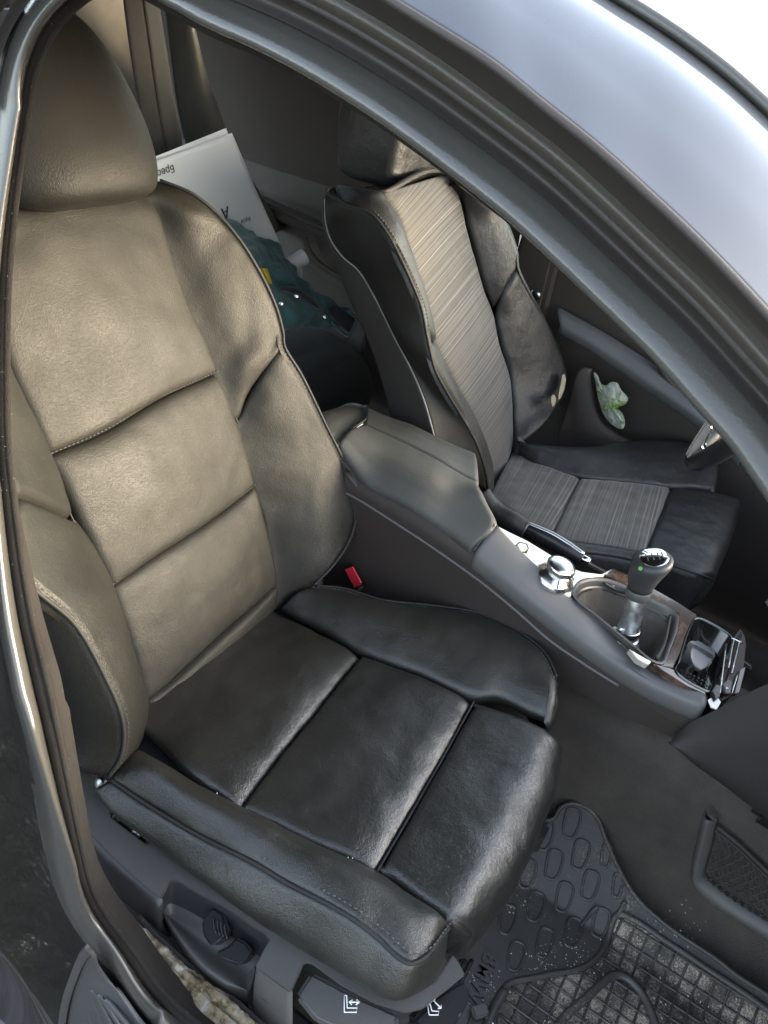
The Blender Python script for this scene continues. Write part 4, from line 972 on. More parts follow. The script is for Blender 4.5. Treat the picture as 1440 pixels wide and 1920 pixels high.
roofc = [[p+Vector((0, .006+dy, dz_)) for p in RO] for dy, dz_ in ((0, -.001), (.10, .012), (.3, .022), (.52, .022), (.9, .0), (1.06, -.01))]
patch('roof_panel', roofc, M['paint'], cb, 80, 30, 0, {}, skirt=.004, face=(0, 0, 1))
hl = [[p+Vector((0, .012, .012)) for p in res(I_[int(NL*.56):], 60)]]
hl += [[Vector((p.x, y, p.z+dz_+.035)) for p in res(I_[int(NL*.56):], 60)] for y, dz_ in ((-.05, .025), (.2, .045), (.37, .05), (.6, .045), (.85, .02), (.95, -.01))]
hln = [[q for q in r if q.x < .40] for r in hl]
rear_row = lambda: None
hh = []
for r in hln:
    f = Vector(r[0]); hh.append([Vector((-1.25, f.y, f.z-.12)), Vector((-.6, f.y, f.z-.0))]+[Vector(r[k]) for k in (4, len(r)//2, len(r)-1)])
patch('headliner', hh, M['headliner'], cb, 60, 40, 0, {}, skirt=.004, face=(0, 0, -1))
# B pillar and door-step panel, behind and below the seal
sillA = [p for p, q in zip(R_, PR_) if q[1] > 950 and q[0] < 345][::3]
sillA = [p-(CAM-p).normalized()*.006+(p-R_[100]).normalized()*-.004 for p in sillA]
sillA = res(sillA, 60)
step_out = [(120, 2050), (60, 2010), (20, 1960), (-20, 1900), (-60, 1800), (-110, 1650), (-150, 1500), (-190, 1300), (-210, 1100), (-220, 950)]
SO = [W(x, y, 'y', -.43) for x, y in step_out]; SO = res(SO, 60)
mdl = [a*.5+b*.5+Vector((.01, .03, .0)) for a, b in zip(sillA, SO)]
patch('pillar_panel', [sillA, mdl, SO], M['dirty'], cb, 110, 50, 0, {}, wr=.003, skirt=.002, wscale=30)
# painted pillar face beside the seal, up to the roof, and the closed rear door skin behind it
pf = [p for p, q in zip(R_, PR_) if q[1] < 1020 and q[0] < 100][::3]
patch('pillar_face', [[p-(CAM-p).normalized()*.008 for p in pf], [p+Vector((-.04, -.022, -.004)) for p in pf], [p+Vector((-.12, -.034, -.01)) for p in pf], [p+Vector((-.135, -.02, -.01)) for p in pf]], M['paint'], cb, 80, 24, 0, {}, skirt=.003)
rds = [[Vector((x, y-(.02 if x < -.9 else 0), z)) for z, y in ((-.22, -.50), (0, -.555), (.25, -.57), (.45, -.55), (.56, -.50))] for x in (-.16, -.5, -.9, -1.35)]
patch('rear_door_skin', rds, M['paint'], cb, 30, 30, 0, {}, skirt=.02, face=(0, -1, 0))
# painted outer edge low at left
OE = [W(x, y, 'y', -.50) for x, y in ((-60, 1760), (0, 1818), (35, 1862), (75, 1925), (110, 1990))]
OE2 = [W(x, y, 'y', -.53) for x, y in ((-110, 1850), (-50, 1890), (-5, 1930), (30, 1980), (60, 2040))]
OE0 = [W(x, y, 'y', -.47) for x, y in ((-40, 1730), (14, 1796), (55, 1850), (98, 1915), (140, 1985))]
patch('outer_sill_edge', [OE0, OE, OE2], M['paint'], cb, 40, 14, .001, {}, skirt=.004)
patch('outer_body_side', [OE2, [p+Vector((0, -.02, -.1)) for p in OE2], [p+Vector((0, -.01, -.4)) for p in OE2]], M['paint'], cb, 30, 14, 0, {}, face=(0, -1, 0))
# ribbed step plate with raised rim
rim = [(160, 1778), (147, 1792), (133, 1825), (120, 1860), (112, 1895), (108, 1935), (106, 1990)]
RI = [W(x, y, 'y', -.405) for x, y in rim]
RT = [W(x, y, 'y', -.400) for x, y in ((172, 1790), (160, 1802), (146, 1832), (134, 1866), (126, 1900), (122, 1940), (120, 1990))]
patch('step_plate_rim', [RI, [(a+b)/2+(CAM-a).normalized()*.002 for a, b in zip(RI, RT)], RT], M['sill_plate'], cb, 50, 24, 0, {}, skirt=.004)
PL0 = [W(x, y, 'y', -.398) for x, y in ((172, 1790), (160, 1802), (146, 1832), (134, 1866), (126, 1900), (122, 1940), (120, 1990))]
PL1 = [W(x, y, 'y', -.385) for x, y in ((200, 1830), (215, 1850), (235, 1880), (255, 1910), (275, 1935), (290, 1960), (300, 1990))]
patch('step_plate', [[p-(CAM-p).normalized()*.004 for p in PL0], [a*.5+b*.5-(CAM-a).normalized()*.003 for a, b in zip(PL0, PL1)], PL1], M['sill_plate'], cb, 40, 30, 0, {}, wr=.0006, skirt=.004)
for k in range(5):
    s0 = W(150-k*4+k*16, 1832+k*10, 'y', -.392); s1 = W(190+k*24, 1975, 'y', -.392)
    tube('plate_rib', [p-(CAM-p).normalized()*.0045 for p in (s0, s0*.5+s1*.5, s1)], .0032, M['sill_plate'], cb, 8, 20)
# exposed sill under the removed trim: pale metal strip and aged foam
fo = [(178, 1660), (200, 1700), (232, 1745), (275, 1795), (320, 1840), (365, 1880), (410, 1915), (470, 1960)]
fo_in = [(240, 1712), (262, 1740), (300, 1775), (345, 1815), (392, 1850), (430, 1880), (475, 1920), (530, 1965)]
f_a = [W(x-8, y+2, 'y', -.345) for x, y in fo]; f_b = [W(x, y, 'y', -.325) for x, y in fo_in]; f_m = [W((a[0]+b[0])/2, (a[1]+b[1])/2, 'y', -.334) for a, b in zip(fo, fo_in)]
patch('bare_sill_metal', [f_a, f_m], M['foam'], cb, 60, 12, 0, {}, wr=.002, wscale=40, skirt=.01)
patch('sill_foam', [[p+Vector((0, 0, -.008)) for p in f_m], [(a*.5+b*.5)+Vector((0, 0, .002)) for a, b in zip(f_m, f_b)], f_b, [p+Vector((0, .01, -.03)) for p in f_b]], M['foam'], cb, 100, 30, .002, {}, wr=.0030, wscale=110, skirt=.01)
for i in range(9):
    k = i/8; p = f_m[0].lerp(f_m[-1], k)+Vector((random.uniform(-.01, .01), random.uniform(-.008, .008), .001))
# black void wall under the seat valance so the rail area is closed
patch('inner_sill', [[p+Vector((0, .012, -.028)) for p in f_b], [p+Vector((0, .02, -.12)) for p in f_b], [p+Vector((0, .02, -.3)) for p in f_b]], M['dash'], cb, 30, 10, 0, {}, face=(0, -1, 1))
# far pillar, A pillar + header ends
prism('centre_pillar', [Vector((x, 1.06, z)) for x, z in ((-.06, 1.02), (-.12, 1.02), (-.14, .5), (-.16, .1), (-.02, .1), (-.03, .5))], .05, M['doorcard'], cb, .01, nrm=(0, -1, 0))
lathe('belt_anchor', Vector((-.055, 1.05, .60)), (0, -1, 0), [(.012, 0), (.012, .006), (.008, .009)], M['silver'], cb, 20)
apil = [I2[-1], Vector((.75, -.24, .80)), Vector((1.10, -.30, .62))]
apil = [I2[-1]+Vector((0, .0, 0)), I2[-1]+Vector((.25, -.05, -.16)), I2[-1]+Vector((.52, -.09, -.34))]
tube('windscreen_pillar', apil, .03, M['headliner'], cb, 14, 30)
tube('windscreen_pillar', [Vector((.42, .95, .99)), Vector((.75, .99, .82)), Vector((1.10, 1.03, .60))], .03, M['headliner'], cb, 14, 30)

# ================================================================== DASHBOARD (front lower right and beyond the frame)
da = thing('dashboard', 'dark dashboard and lower knee panel at the right edge of the footwell', 'dashboard', (.9, .4, .3))
kp = [W(x, y, 'y', .255) for x, y in ((1262, 1380), (1300, 1352), (1345, 1330), (1385, 1308), (1440, 1282), (1520, 1250))]
kq = [W(x, y, 'y', .245) for x, y in ((1258, 1392), (1300, 1432), (1350, 1468), (1395, 1502), (1432, 1530), (1520, 1590))]
patch('knee_panel', [kp, [(a+b)/2+Vector((0, -.01, 0)) for a, b in zip(kp, kq)], kq, [p+Vector((.02, .03, -.02)) for p in kq]], M['dash'], da, 40, 30, 0, {}, skirt=0)
bx = M['dash']
dsh = [[Vector((x, y, z)) for y in (-.36, -.2, .1, .37, .7, 1.05)] for x, z in ((1.32, .58), (1.0, .625), (.86, .62), (.79, .57), (.80, .45), (.84, .34), (.95, .27))]
patch('dash_top', dsh, bx, da, 60, 60, .0, {}, skirt=.0, face=(-.5, 0, 1))
cs = [Vector((x, .275, z)) for x, z in ((.66, .36), (.70, .43), (.77, .56), (.86, .56), (.86, .02), (.66, .02))]
box('centre_stack', (.80, .372, .40), (.17, .19, .30), M['black_gloss'], da, .012)
for k in range(6): tube('vent_slat', [Vector((.716, .30, .44+k*.012)), Vector((.716, .45, .44+k*.012))], .0016, M['silver'], da, 6, 4)
box('firewall', (1.26, .37, .25), (.03, 1.7, .74), M['carpet'], da, .01)

# ================================================================== STEERING WHEEL
stw = thing('steering_wheel', 'black leather steering wheel with bright silver lower spoke, just showing past the door frame', 'steering wheel', (.49, .745, .66))
tl = R(26); nW = Vector((-math.cos(tl), 0, math.sin(tl))); uW = Vector((math.sin(tl), 0, math.cos(tl))); vW = Vector((0, 1, 0))
bot = W(1290, 862, 'y', .70)
cW = bot+Vector((.006, .045, 0))+uW*.185
tube('rim', [cW+(uW*math.cos(a)+vW*math.sin(a))*.183 for a in np.linspace(0, 2*math.pi, 96, endpoint=False)], .0165, M['knob'], stw, 16, raw=True, closed=True)
lathe('airbag_cover', cW-nW*.03, nW, [(.075, 0), (.078, .02), (.07, .036), (.03, .046), (.001, .048)], M['knob'], stw, 40)
for a in (1.35, -1.35):
    d0 = uW*math.cos(a)+vW*math.sin(a); tube('spoke', [cW+d0*.05-nW*.01, cW+d0*.12-nW*.004, cW+d0*.18], [.022, .014, .012], M['knob'], stw, 12, 14)
spk = [W(1303, 835, 'y', .66), W(1322, 806, 'y', .66), W(1336, 788, 'y', .67)]
sp1 = [W(x, y, 'y', .672) for x, y in ((1283, 858), (1292, 838), (1308, 812), (1322, 792), (1328, 786), (1338, 796), (1336, 812), (1324, 826), (1320, 838), (1326, 846), (1312, 856), (1296, 862))]
prism('silver_spoke', [p+(CAM-p).normalized()*.034 for p in sp1], .014, M['silver'], stw, .0045, seg=3)
tube('steering_column', [cW-nW*.03, cW-nW*.2, cW-nW*.42], [.05, .05, .06], M['dash'], stw, 20, 20)
tube('column_stalk', [cW-nW*.05-vW*.03, cW-nW*.05-vW*.13+uW*.02], .006, M['silver'], stw, 10, 8)

# ================================================================== FAR FRONT DOOR
fd = thing('driver_door', 'far front door with pale grey armrest ledge and dark storage pocket', 'car door', (.3, 1.1, .3))
def YD(y, *p): return [W(a, b, 'y', y) for a, b in p]
prism('door_card', [Vector((x, 1.13, z)) for x, z in ((-.10, .66), (1.3, .62), (1.3, -.05), (-.10, -.05))], .02, M['doorcard'], fd, .004, nrm=(0, -1, 0))
prism('window_frame', [Vector((x, 1.11, z)) for x, z in ((-.10, .70), (1.1, .66), (1.1, .62), (-.10, .655))], .03, M['doorcard'], fd, .006, nrm=(0, -1, 0))
prism('window_glass', [Vector((x, 1.12-(z-.68)*.35, z)) for x, z in ((-.10, .69), (1.05, .65), (.45, 1.0), (-.10, 1.02))], .004, M['glass'], fd, .0, nrm=(0, -1, .3))
at_ = YD(1.09, (1046, 575), (1110, 610), (1180, 652), (1236, 690), (1300, 745), (1345, 790), (1400, 850))
ab_ = YD(1.05, (1050, 608), (1110, 642), (1180, 690), (1236, 730), (1300, 775), (1330, 800), (1390, 860))
patch('armrest', [at_, [(a+b)/2+Vector((0, -.006, .004)) for a, b in zip(at_, ab_)], ab_, [p+Vector((0, .006, -.02)) for p in ab_], [p+Vector((0, .05, -.03)) for p in ab_]], M['doorlight'], fd, 60, 26, 0, {}, skirt=.004)
tube('inner_handle', YD(1.075, (1232, 668), (1246, 700), (1275, 738), (1316, 775)), .008, M['doorcard'], fd, 10, 24)
pk = YD(1.055, (1112, 690), (1113, 720), (1118, 755), (1130, 785), (1150, 806), (1180, 824), (1225, 840), (1290, 850))
pk2 = YD(1.04, (1100, 690), (1101, 722), (1106, 762), (1119, 795), (1142, 818), (1176, 836), (1222, 852), (1290, 862))
patch('storage_pocket', [pk, [(a+b)/2+Vector((0, -.006, 0)) for a, b in zip(pk, pk2)], pk2, [p+Vector((-.01, .0, -.10)) for p in pk2], [p+Vector((0, .0, -.3)) for p in pk2]], M['doorcard'], fd, 50, 30, 0, {}, skirt=.004)

# ================================================================== REAR DOOR, REAR SEAT
rd = thing('rear_door', 'far rear door with plain dark panel, ledge and pocket, behind the papers', 'car door', (-.6, 1.1, .3))
prism('door_card', [Vector((x, 1.10, z)) for x, z in ((-1.25, .64), (-.14, .66), (-.14, 0), (-1.25, 0))], .02, M['doorcard'], rd, .004, nrm=(0, -1, 0))
prism('upper_trim', [Vector((x, 1.085, z)) for x, z in ((-1.25, .66), (-.15, .68), (-.15, .60), (-1.25, .585))], .02, M['doorcard'], rd, .008, nrm=(0, -1, .2))
prism('window_glass', [Vector((x, 1.09-(z-.66)*.36, z)) for x, z in ((-1.25, .655), (-.14, .675), (-.13, 1.04), (-1.15, 1.02))], .004, M['doorcard'], rd, 0, nrm=(0, -1, .3))
tube('window_seal', [Vector((-1.15, .955, 1.0)), Vector((-.6, .955, 1.03)), Vector((-.13, .955, 1.03))], .008, M['groove'], rd, 8, 10)
pr = YD(1.04, (572, 446), (580, 470), (600, 495), (625, 512), (660, 530), (700, 548))
tube('pocket_rim', pr, .007, M['doorcard'], rd, 10, 30)
pr0 = YD(1.07, (572, 446), (610, 440), (660, 445), (720, 470))
patch('pocket', [pr, [p+Vector((0, 0, -.12)) for p in pr], [p+Vector((0, 0, -.3)) for p in pr]], M['doorcard'], rd, 24, 12, 0, {}, face=(0, -1, 0))
prism('ledge', [Vector((x, 1.05, z)) for x, z in ((-1.2, .60), (-.9, .585), (-.5, .565), (-.2, .56), (-.2, .53), (-1.2, .56))], .05, M['doorcard'], rd, .008, nrm=(0, -1, 0))

rs = thing('rear_bench_seat', 'rear bench seat with pale cloth centre and grey vinyl side bolster behind the front seats', 'car seat', (-.8, .4, .2))
RV = M['rear_vinyl']; RC = M['rear_cloth']
def BK(y, z, w=0): return Vector((-.80-.35*(z-.35)+w, y, z))
patch('backrest_panel', [[BK(y, z, .0 if abs(y-.3) < .28 else -.03) for y in (-.3, -.1, .2, .5, .80)] for z in (.34, .5, .7, .95, 1.12)], RC, rs, 40, 40, .01, dict(L=(.02, .03), R=(.02, .03), T=(.02, .03)))
bo_in = [W(x, y, 'x', -.83) for x, y in ((300, -60), (302, 0), (308, 40), (318, 110), (330, 190), (345, 260), (375, 350), (410, 440))]
bo_out = [W(x, y, 'x', -.80) for x, y in ((335, -60), (345, 10), (362, 45), (380, 110), (402, 180), (432, 260), (480, 350), (530, 430))]
patch('side_bolster', [bo_in, [(a+b)/2+Vector((.035, 0, 0)) for a, b in zip(bo_in, bo_out)], bo_out, [p+Vector((-.05, .03, 0)) for p in bo_out]], RV, rs, 60, 30, .0, dict(B=(.01, .02)), skirt=.01)
headrest(rs, lambda l, y, w: Vector((-.98-.2*l+w, .53+y, 1.0+l)), 0, -.03, .16, .13, .0, .05, RV)
cu = [[Vector((x, y, z)) for y in (-.32, -.1, .2, .45, .8, 1.0)] for x, z in ((-.80, .32), (-.65, .345), (-.50, .345), (-.42, .325), (-.385, .28), (-.39, .15))]
patch('cushion', cu, RV, rs, 60, 50, .006, dict(R=(.02, .04)), wr=.003, wscale=9, skirt=.01)
tube('anchor_ring', [W(620, 545, 'x', -.6), W(628, 560, 'x', -.58), W(640, 556, 'x', -.58)], .004, M['knob'], rs, 8, 12)
sbt = thing('rear_belt', 'black rear seat belt webbing hanging over the rear seat beside the pale cloth', 'seat belt', (-.78, .58, .8))
s_l = [W(x, y, 'x', -.765) for x, y in ((226, -60), (232, 0), (240, 60), (250, 130), (262, 200), (275, 270), (285, 330), (295, 400))]
s_r = [W(x, y, 'x', -.765) for x, y in ((290, -60), (298, 0), (304, 40), (315, 110), (326, 180), (338, 240), (346, 300), (355, 400))]
s_m = [W(x, y, 'x', -.757) for x, y in ((262, -60), (268, 0), (275, 50), (286, 130), (296, 200), (308, 270), (316, 330), (325, 400))]
patch('webbing', [s_l, s_m], M['strap'], sbt, 40, 8, .002, {}, skirt=.003)
patch('webbing', [[p+Vector((.003, .0, 0)) for p in s_m], s_r], M['strap'], sbt, 40, 8, .001, {}, skirt=.003)

# ================================================================== THINGS ON THE REAR SEAT
def sheet(name, label, pts, xo, body=None):
    th = thing(name, label, 'paper', tuple(pts[0]))
    return th
# the papers lean against the rear door side: plane through three real points
pa, pb, pc = W(286, 300, 'x', -.66), W(432, 246, 'x', -.66), W(545, 500, 'x', -.60)
pnorm = (pb-pa).cross(pc-pa).normalized()
if pnorm.dot(CAM-pa) < 0: pnorm = -pnorm
def PP(px, py, off=0):
    d = ray(px, py); t = (pnorm.dot(pa-CAM)+off)/pnorm.dot(d); return CAM+d*t
def paper(label, L, Rr, off, curl):
    th = thing('paper_sheet', label, 'paper', tuple(PP(*L[0], off)))
    rows = []
    for a, b in zip(L, Rr):
        A0 = PP(*a, off); B0 = PP(*b, off); rows.append([A0, A0*.6+B0*.4+pnorm*curl, B0+pnorm*curl*.3])
    patch('sheet', rows, M['paper'], th, 24, 30, 0, {}, skirt=.0008); return th
paper('blank white sheet standing just behind the printed one, only its top edge showing', [(262, 305), (290, 440), (330, 600)], [(424, 240), (470, 380), (520, 500)], -.008, .001)
pt = paper('white printed sheet with upside-down writing, leaning behind the teal jacket', [(262, 312), (290, 420), (330, 600)], [(434, 249), (488, 375), (552, 515)], 0, .004)
tx = (PP(285, 319)-PP(322, 306)).normalized(); ty = (PP(318, 330)-PP(312, 300)).normalized()
ty = -tx.cross(pnorm); 
if ty.dot(PP(320, 340)-PP(310, 300)) < 0: ty = -ty
text('lettering', 'Брест', PP(322, 308)+pnorm*.0055, tx, ty, .0185, M['ink'], pt, .0002)
text('lettering', 'А', PP(424, 386)+pnorm*.0055, tx, ty, .032, M['ink'], pt, .0002, .0005)
text('lettering', 'Кафе', PP(466, 405)+pnorm*.0045, tx, ty, .0125, M['ink'], pt, .0002)

jk = thing('jacket', 'crumpled dark teal work jacket with yellow tape lying on the rear seat', 'jacket', (-.6, .8, .36))
def X(x, *p): return [W(a, b, 'x', x) for a, b in p]
jr = [X(-.60, (405, 408), (440, 413), (475, 432), (510, 452), (532, 474)),
      X(-.56, (405, 440), (455, 440), (490, 462), (520, 478), (545, 498)),
      X(-.50, (410, 500), (460, 480), (500, 492), (530, 510), (572, 528)),
      X(-.47, (430, 560), (480, 530), (515, 540), (560, 545), (618, 560)),
      X(-.44, (460, 600), (500, 575), (540, 570), (600, 578), (666, 598)),
      X(-.43, (490, 620), (520, 605), (560, 600), (610, 605), (640, 612)),
      X(-.44, (520, 640), (535, 626), (575, 617), (610, 616), (625, 618))]
patch('body_cloth', jr, M['teal'], jk, 90, 90, 0, dict(T=(.01, .02)), wr=.015, wscale=19, wseed=61, skirt=.02)
cuff = X(-.425, (632, 575), (655, 590), (668, 598), (655, 626), (640, 612), (622, 592))
prism('strap_patch', cuff, .01, M['teal_dark'], jk, .002)
tube('strap_hem', X(-.42, (655, 586), (669, 600), (656, 628), (622, 604)), .0035, M['teal'], jk, 8, 24)
fold = X(-.45, (528, 540), (552, 545), (580, 562), (606, 588)); tube('open_seam', [p+(CAM-p).normalized()*.012 for p in fold], [.004, .009, .006, .002], M['teal_dark'], jk, 8, 30)
for p in ((556, 555), (609, 594), (527, 569)):
    q = W(*p, 'x', -.43); lathe('snap', q+(CAM-q).normalized()*.012, CAM-q, [(.004, 0), (.004, .0015), (.002, .002)], M['zinc'], jk, 14)
yl = [X(-.475, (482, 505), (488, 522), (494, 545), (498, 562)), X(-.475, (492, 504), (498, 522), (504, 542), (507, 556))]
yl2 = [X(-.475, (495, 504), (501, 520), (507, 540), (510, 554)), X(-.475, (501, 504), (507, 520), (511, 536), (513, 552))]
for q in (yl, yl2): patch('yellow_tape', [[p+(CAM-p).normalized()*.022 for p in r] for r in q], M['yellow'], jk, 12, 6, 0, {}, skirt=.004)
tb = thing('white_tube', 'short white plastic tube poking out above the teal jacket', 'tube', tuple(W(560, 492, 'x', -.56)))
t0, t1 = W(530, 505, 'x', -.58), W(571, 481, 'x', -.56)
lathe('tube_wall', t0, t1-t0, [(.0165, 0), (.0170, .01), (.0190, (t1-t0).length*.9), (.0185, (t1-t0).length), (.015, (t1-t0).length), (.014, (t1-t0).length-.02)], M['white_plastic'], tb, 32)

# ================================================================== PLASTIC BAG IN THE DOOR POCKET
bg_ = thing('plastic_bag', 'crumpled clear and green plastic bag stuffed in the far door pocket', 'plastic bag', tuple(W(1145, 760, 'y', 1.06)))
bpts = [(1113, 697), (1122, 706), (1124, 716), (1136, 722), (1146, 716), (1158, 718), (1164, 730), (1178, 748), (1170, 760), (1158, 764), (1168, 776), (1172, 792), (1168, 804), (1158, 803), (1142, 792), (1130, 774), (1122, 748), (1117, 722)]
bc = W(1142, 756, 'y', 1.05); nb_ = len(bpts)*7
bo = [Vector(x) for x in cr([W(x, y, 'y', 1.05) for x, y in bpts], nb_, True)]
V_ = []; F_ = []; tow = (CAM-bc).normalized()
for k, s in enumerate((1, .98, .92, .84, .75, .65, .55, .45, .34, .24, .14, .05)):
    for q in bo:
        p = bc+(q-bc)*s+tow*.020*math.sqrt(max(0, 1-s*s))
        V_.append(p+tow*(.007*noise.noise(p*90)+.008*abs(noise.noise(p*210))+.004*noise.noise(p*420)) if k else p)
for k in range(11):
    for q in range(nb_): F_.append((k*nb_+q, k*nb_+(q+1) % nb_, (k+1)*nb_+(q+1) % nb_, (k+1)*nb_+q))
F_.append(tuple(11*nb_+q for q in range(nb_)))
sharp(fixn(mobj('film', V_, F_, M['bag'], bg_)), 50)

# ================================================================== FLOOR MAT
fm__ = thing('floor_mat', 'dirty black rubber floor mat with oval cells and a square grid in the passenger footwell', 'floor mat', (.6, .1, 0))
def Z(z, *p): return [W(a, b, 'm', z) for a, b in p]
outl = [(985, 1560), (1011, 1540), (1037, 1536), (1051, 1516), (1070, 1507), (1095, 1513), (1118, 1532), (1134, 1571), (1148, 1604), (1173, 1654), (1198, 1690), (1234, 1723), (1266, 1748), (1312, 1778), (1346, 1801), (1381, 1829), (1438, 1866), (1520, 1925)]
OM = Z(.004, *outl)
lefte = Z(.004, (882, 1806), (862, 1850), (838, 1905), (815, 1960))
mp_ = OM+[Vector((.98, .0, .004)), Vector((.98, -.27, .004)), Vector((.40, -.27, .004)), Vector((.36, .05, .004)), Vector((.40, .25, .004))]
def mh(y): return .62*max(0, y-.17)
def inpoly(ap, x, y):
    c = False; j = len(ap)-1
    for i in range(len(ap)):
        if (ap[i][1] > y) != (ap[j][1] > y) and x < (ap[j][0]-ap[i][0])*(y-ap[i][1])/(ap[j][1]-ap[i][1])+ap[i][0]: c = not c
        j = i
    return c
def field(name, poly, st, z0, mt, parent):
    xs = [p.x for p in poly]; ys = [p.y for p in poly]; nx = int((max(xs)-min(xs))/st)+2; ny = int((max(ys)-min(ys))/st)+2; x0 = min(xs); y0 = min(ys)
    V = []; F = []; idx = {}; ap = [(p.x, p.y) for p in poly]
    def vi(i, j):
        if (i, j) not in idx: idx[(i, j)] = len(V); V.append((x0+i*st, y0+j*st, z0+mh(y0+j*st)))
        return idx[(i, j)]
    for i in range(nx):
        for j in range(ny):
            if inpoly(ap, x0+(i+.5)*st, y0+(j+.5)*st): F.append((vi(i, j), vi(i+1, j), vi(i+1, j+1), vi(i, j+1)))
    return mobj(name, V, F, mt, parent)
mat_base = field('mat_base', [Vector(q) for q in cr(OM, 120)]+mp_[len(OM):], .0035, .004, M['rubber_mat'], fm__)
tube('border_bead', [p+Vector((0, 0, .001)) for p in OM], .0035, M['rubber_mat'], fm__, 10, 140)
# oval cells: raised outlines
cells = [(1072, 1543), (1022, 1566), (1089, 1602), (1039, 1621), (989, 1638), (1107, 1660), (1058, 1682), (1005, 1700), (952, 1724), (1127, 1730), (1075, 1748), (1022, 1768), (968, 1793), (1040, 1812), (1137, 1604), (1158, 1660), (870, 1905)]
bar = [(-6, -27), (9, -25), (16, -18), (14, 2), (4, 24), (-2, 28), (-15, 22), (-15, 4)]
shape0 = None
for i, (x, y) in enumerate(cells):
    if i in (13,): continue
    pts = [W(x+a*(1.0), y+b, 'm', .0048) for a, b in bar]
    if i in (14, 15): pts = [W(x+a*.6, y+b*.8, 'm', .0048) for a, b in bar]
    tube('cell_rim', pts, .0023, M['rubber_mat'], fm__, 8, 44, True)
# grid area: dirty base, ribs
GB = [(923, 1935), (932, 1882), (943, 1857), (959, 1843), (996, 1835), (1034, 1827), (1073, 1821), (1101, 1810), (1126, 1788), (1140, 1760), (1149, 1727), (1160, 1714), (1200, 1731), (1243, 1761), (1289, 1791), (1335, 1822), (1381, 1852), (1440, 1893), (1520, 1950)]
gb = Z(.006, *GB); tube('raised_border', gb, .005, M['rubber_mat'], fm__, 10, 160)
area = [Vector(p) for p in cr(gb, 100)]+[Vector((.97, .0, .0052)), Vector((.97, -.2, .0052)), Vector((.50, -.2, .0052))]
field('grid_base', area, .0035, .0052, M['rubber_dirty'], fm__)
ap = [(p.x, p.y) for p in area]
def inside(x, y):
    c = False; j = len(ap)-1
    for i in range(len(ap)):
        if (ap[i][1] > y) != (ap[j][1] > y) and x < (ap[j][0]-ap[i][0])*(y-ap[i][1])/(ap[j][1]-ap[i][1])+ap[i][0]: c = not c
        j = i
    return c
gd = W(1159, 1713, 'z', .006); ge = W(1440, 1893, 'z', .006); ux = (ge-gd); ux.z = 0; ux.normalize(); uy = Vector((-ux.y, ux.x, 0))
cell = .0205
def gline(o0, d):
    run = []
    for s in np.arange(-.6, .6, .004):
        p = o0+d*float(s)
        if inside(p.x, p.y): run.append(p)
        elif len(run) > 4: break
        else: run = []
    if len(run) > 5:
        tube('grid_rib', [Vector((q.x, q.y, .0068+mh(q.y))) for q in run[::4]+[run[-1]]], .0019, M['rubber_mat'], fm__, 6, raw=True)
for k in range(1, 22): gline(gd-uy*cell*k, ux)
for k in range(-8, 17): gline(gd+ux*(cell*k+.006), uy)
for path in ([(1040, 1935), (1060, 1905), (1100, 1870), (1130, 1842), (1150, 1828), (1172, 1832), (1200, 1858), (1222, 1900), (1235, 1940)], ):
    tube('thick_rib', Z(.010, *path), .006, M['rubber_mat'], fm__, 10, 60)
tube('thick_rib', Z(.010, (946, 1858), (930, 1885), (918, 1912), (905, 1950)), .0065, M['rubber_mat'], fm__, 10, 30)
tube('thick_rib', Z(.008, (1172, 1690), (1160, 1712)), .003, M['rubber_mat'], fm__, 8, 8)
# raised maker lettering
b0 = W(921, 1776, 'z', .004); b1 = W(893, 1843, 'z', .004); bx_ = (b1-b0); bx_.z = 0
text('lettering', 'BMW', W(910, 1782, 'z', .0045), bx_, Vector((bx_.y*-1, bx_.x, 0)), .032, M['rubber_mat'], fm__, .0025, .0008)
# mat clip and pen
tube('mat_clip', Z(.012, (1120, 1700), (1108, 1712), (1090, 1735)), [.004, .003, .0015], M['rubber_mat'], fm__, 8, 20)
pe = thing('screwdriver', 'small grey screwdriver tip with steel shaft lying on the mat at the bottom edge', 'screwdriver', tuple(W(890, 1890, 'z', .01)))
pA, pB = W(888, 1885, 'z', .012), W(912, 1908, 'z', .012)
box('handle_end', (pA+pB)/2, (.016, .022, .008), M['trim'], pe, .002, Matrix.Rotation(-.7, 3, 'Z'))
tube('steel_shaft', [pB, W(945, 1945, 'z', .012)], .003, M['chrome'], pe, 10, 6)
# sill-side channel beside the mat
chn = Z(.012, (878, 1800), (850, 1858), (815, 1935)); 
for dx in (0, -12, -20): tube('floor_cable', Z(.008, (885+dx, 1800), (855+dx, 1862), (820+dx, 1940)), .003, M['dash'], fm__, 8, 14)
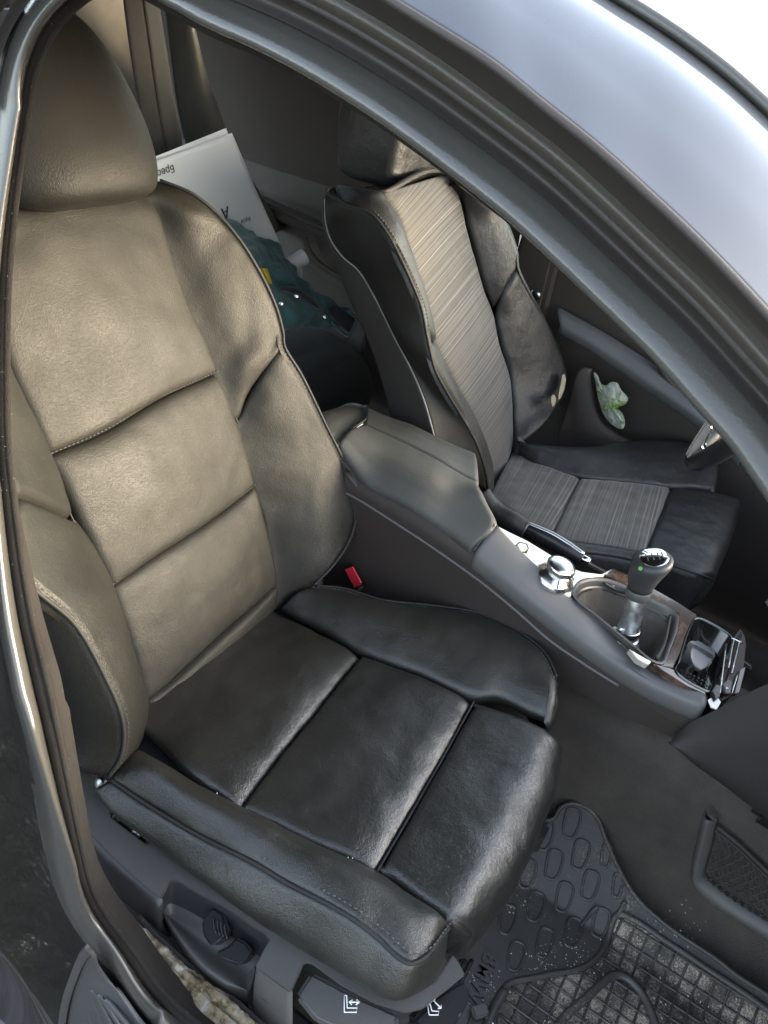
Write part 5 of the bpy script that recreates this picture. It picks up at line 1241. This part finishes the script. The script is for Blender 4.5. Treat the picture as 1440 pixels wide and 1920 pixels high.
# dirt
mm = [[], []]
def crumb(p, s):
    b = len(mm[0]); 
    for d in ((1, 0, 0), (-1, .3, 0), (0, 1, 0), (.2, -1, 0), (0, 0, .8), (0, 0, -.6)): mm[0].append(p+Vector(d)*s*random.uniform(.5, 1.2))
    for f in ((0, 2, 4), (2, 1, 4), (1, 3, 4), (3, 0, 4), (2, 0, 5), (1, 2, 5), (3, 1, 5), (0, 3, 5)): mm[1].append(tuple(b+i for i in f))
for i in range(1500):
    x, y = random.uniform(.5, .9), random.uniform(-.15, .24)
    if not inside(x, y): continue
    n_1 = noise.noise(Vector((x*14, y*14, 0)))
    if n_1 < random.uniform(-.4, .5): continue
    crumb(Vector((x, y, .007+mh(y))), random.choice((.0005, .0007, .0010, .0018)))
for (x, y, n, sp) in ((1080, 1800, 90, 60), (1020, 1800, 60, 60), (900, 1850, 60, 45), (960, 1700, 20, 40), (1210, 1745, 60, 60), (1290, 1740, 30, 50)):
    for i in range(n):
        p = W(x+random.gauss(0, sp*.5), y+random.gauss(0, sp*.4), 'm', .006)
        crumb(p, random.choice((.0006, .0009, .0014)))
o = mobj('crumbs', mm[0], mm[1], M['crumb'], None, smooth=False); o['kind'] = 'stuff'; o['label'] = 'pale crumbs and grit scattered over the rubber mat and carpet'
mm = [[], []]
for (x, y, n, c, off) in ((500, 1562, 5, 0, .02), (515, 1560, 4, 0, .02), (655, 1612, 3, 0, .02), (420, 1490, 2, 0, .012)):
    for i in range(n): crumb(W(x+random.gauss(0, 8), y+random.gauss(0, 4), 'c', off), .0011)
o = mobj('seat_crumbs', mm[0], mm[1], M['crumb'], None, smooth=False); o['kind'] = 'stuff'; o['label'] = 'a few pale crumbs on the seat bolster'
# dusty fluff on the dirty pillar foot
# ================================================================== SIDE NET POCKET
npk = thing('net_pocket', 'black corded net pocket in a curved plastic frame on the tunnel side', 'net pocket', (.75, .33, .08))
NY = .290
fr_o = YD(NY, (1318, 1528), (1306, 1580), (1296, 1630), (1298, 1655), (1318, 1682), (1360, 1712), (1440, 1762), (1500, 1800))
fr_i = YD(NY-.003, (1343, 1540), (1332, 1590), (1320, 1635), (1322, 1650), (1342, 1668), (1380, 1696), (1440, 1733), (1500, 1772))
patch('pocket_frame', [[p+Vector((0, .02, 0)) for p in fr_o], fr_o, [(a+b)/2+Vector((-.002, -.010, .002)) for a, b in zip(fr_o, fr_i)], fr_i, [p+Vector((0, .02, 0)) for p in fr_i]], M['console'], npk, 60, 30, 0, {}, skirt=.003)
prism('end_cap', YD(NY-.014, (1324, 1527), (1330, 1525), (1344, 1538), (1341, 1545)), .006, M['silver'], npk, .001)
ntop = YD(NY, (1345, 1548), (1380, 1575), (1430, 1622), (1500, 1690)); nbot = YD(NY, (1320, 1645), (1345, 1668), (1400, 1705), (1500, 1770))
T_ = [Vector(x) for x in cr(ntop, 30)]; B_ = [Vector(x) for x in cr(nbot, 30)]
mm = [[], []]
def npt(u, v): 
    i = min(28, max(0, int(u*29))); f = u*29-i; a = T_[i].lerp(T_[i+1], f); b = B_[i].lerp(B_[i+1], f); return a.lerp(b, v)+Vector((0, -.004*math.sin(math.pi*v), 0))
for fam in (1, -1):
    for k in range(-8, 22):
        pts = []
        for s in np.linspace(0, 1, 15):
            u = k/13+fam*float(s)*.42; 
            if 0 <= u <= 1: pts.append(npt(u, float(s))+Vector((.0012*math.sin(s*38), 0, 0)))
        if len(pts) > 2: tube('', pts, .0011, None, n=5, raw=True, mesh=mm)
o = mobj('net_cords', mm[0], mm[1], M['wire'], npk); o['kind'] = 'stuff'
tube('elastic_edge', [p+Vector((0, -.003, 0)) for p in T_], .0028, M['wire'], npk, 8, raw=True)
tube('elastic_edge', [p+Vector((0, -.003, -.008)) for p in T_], .0016, M['wire'], npk, 8, raw=True)
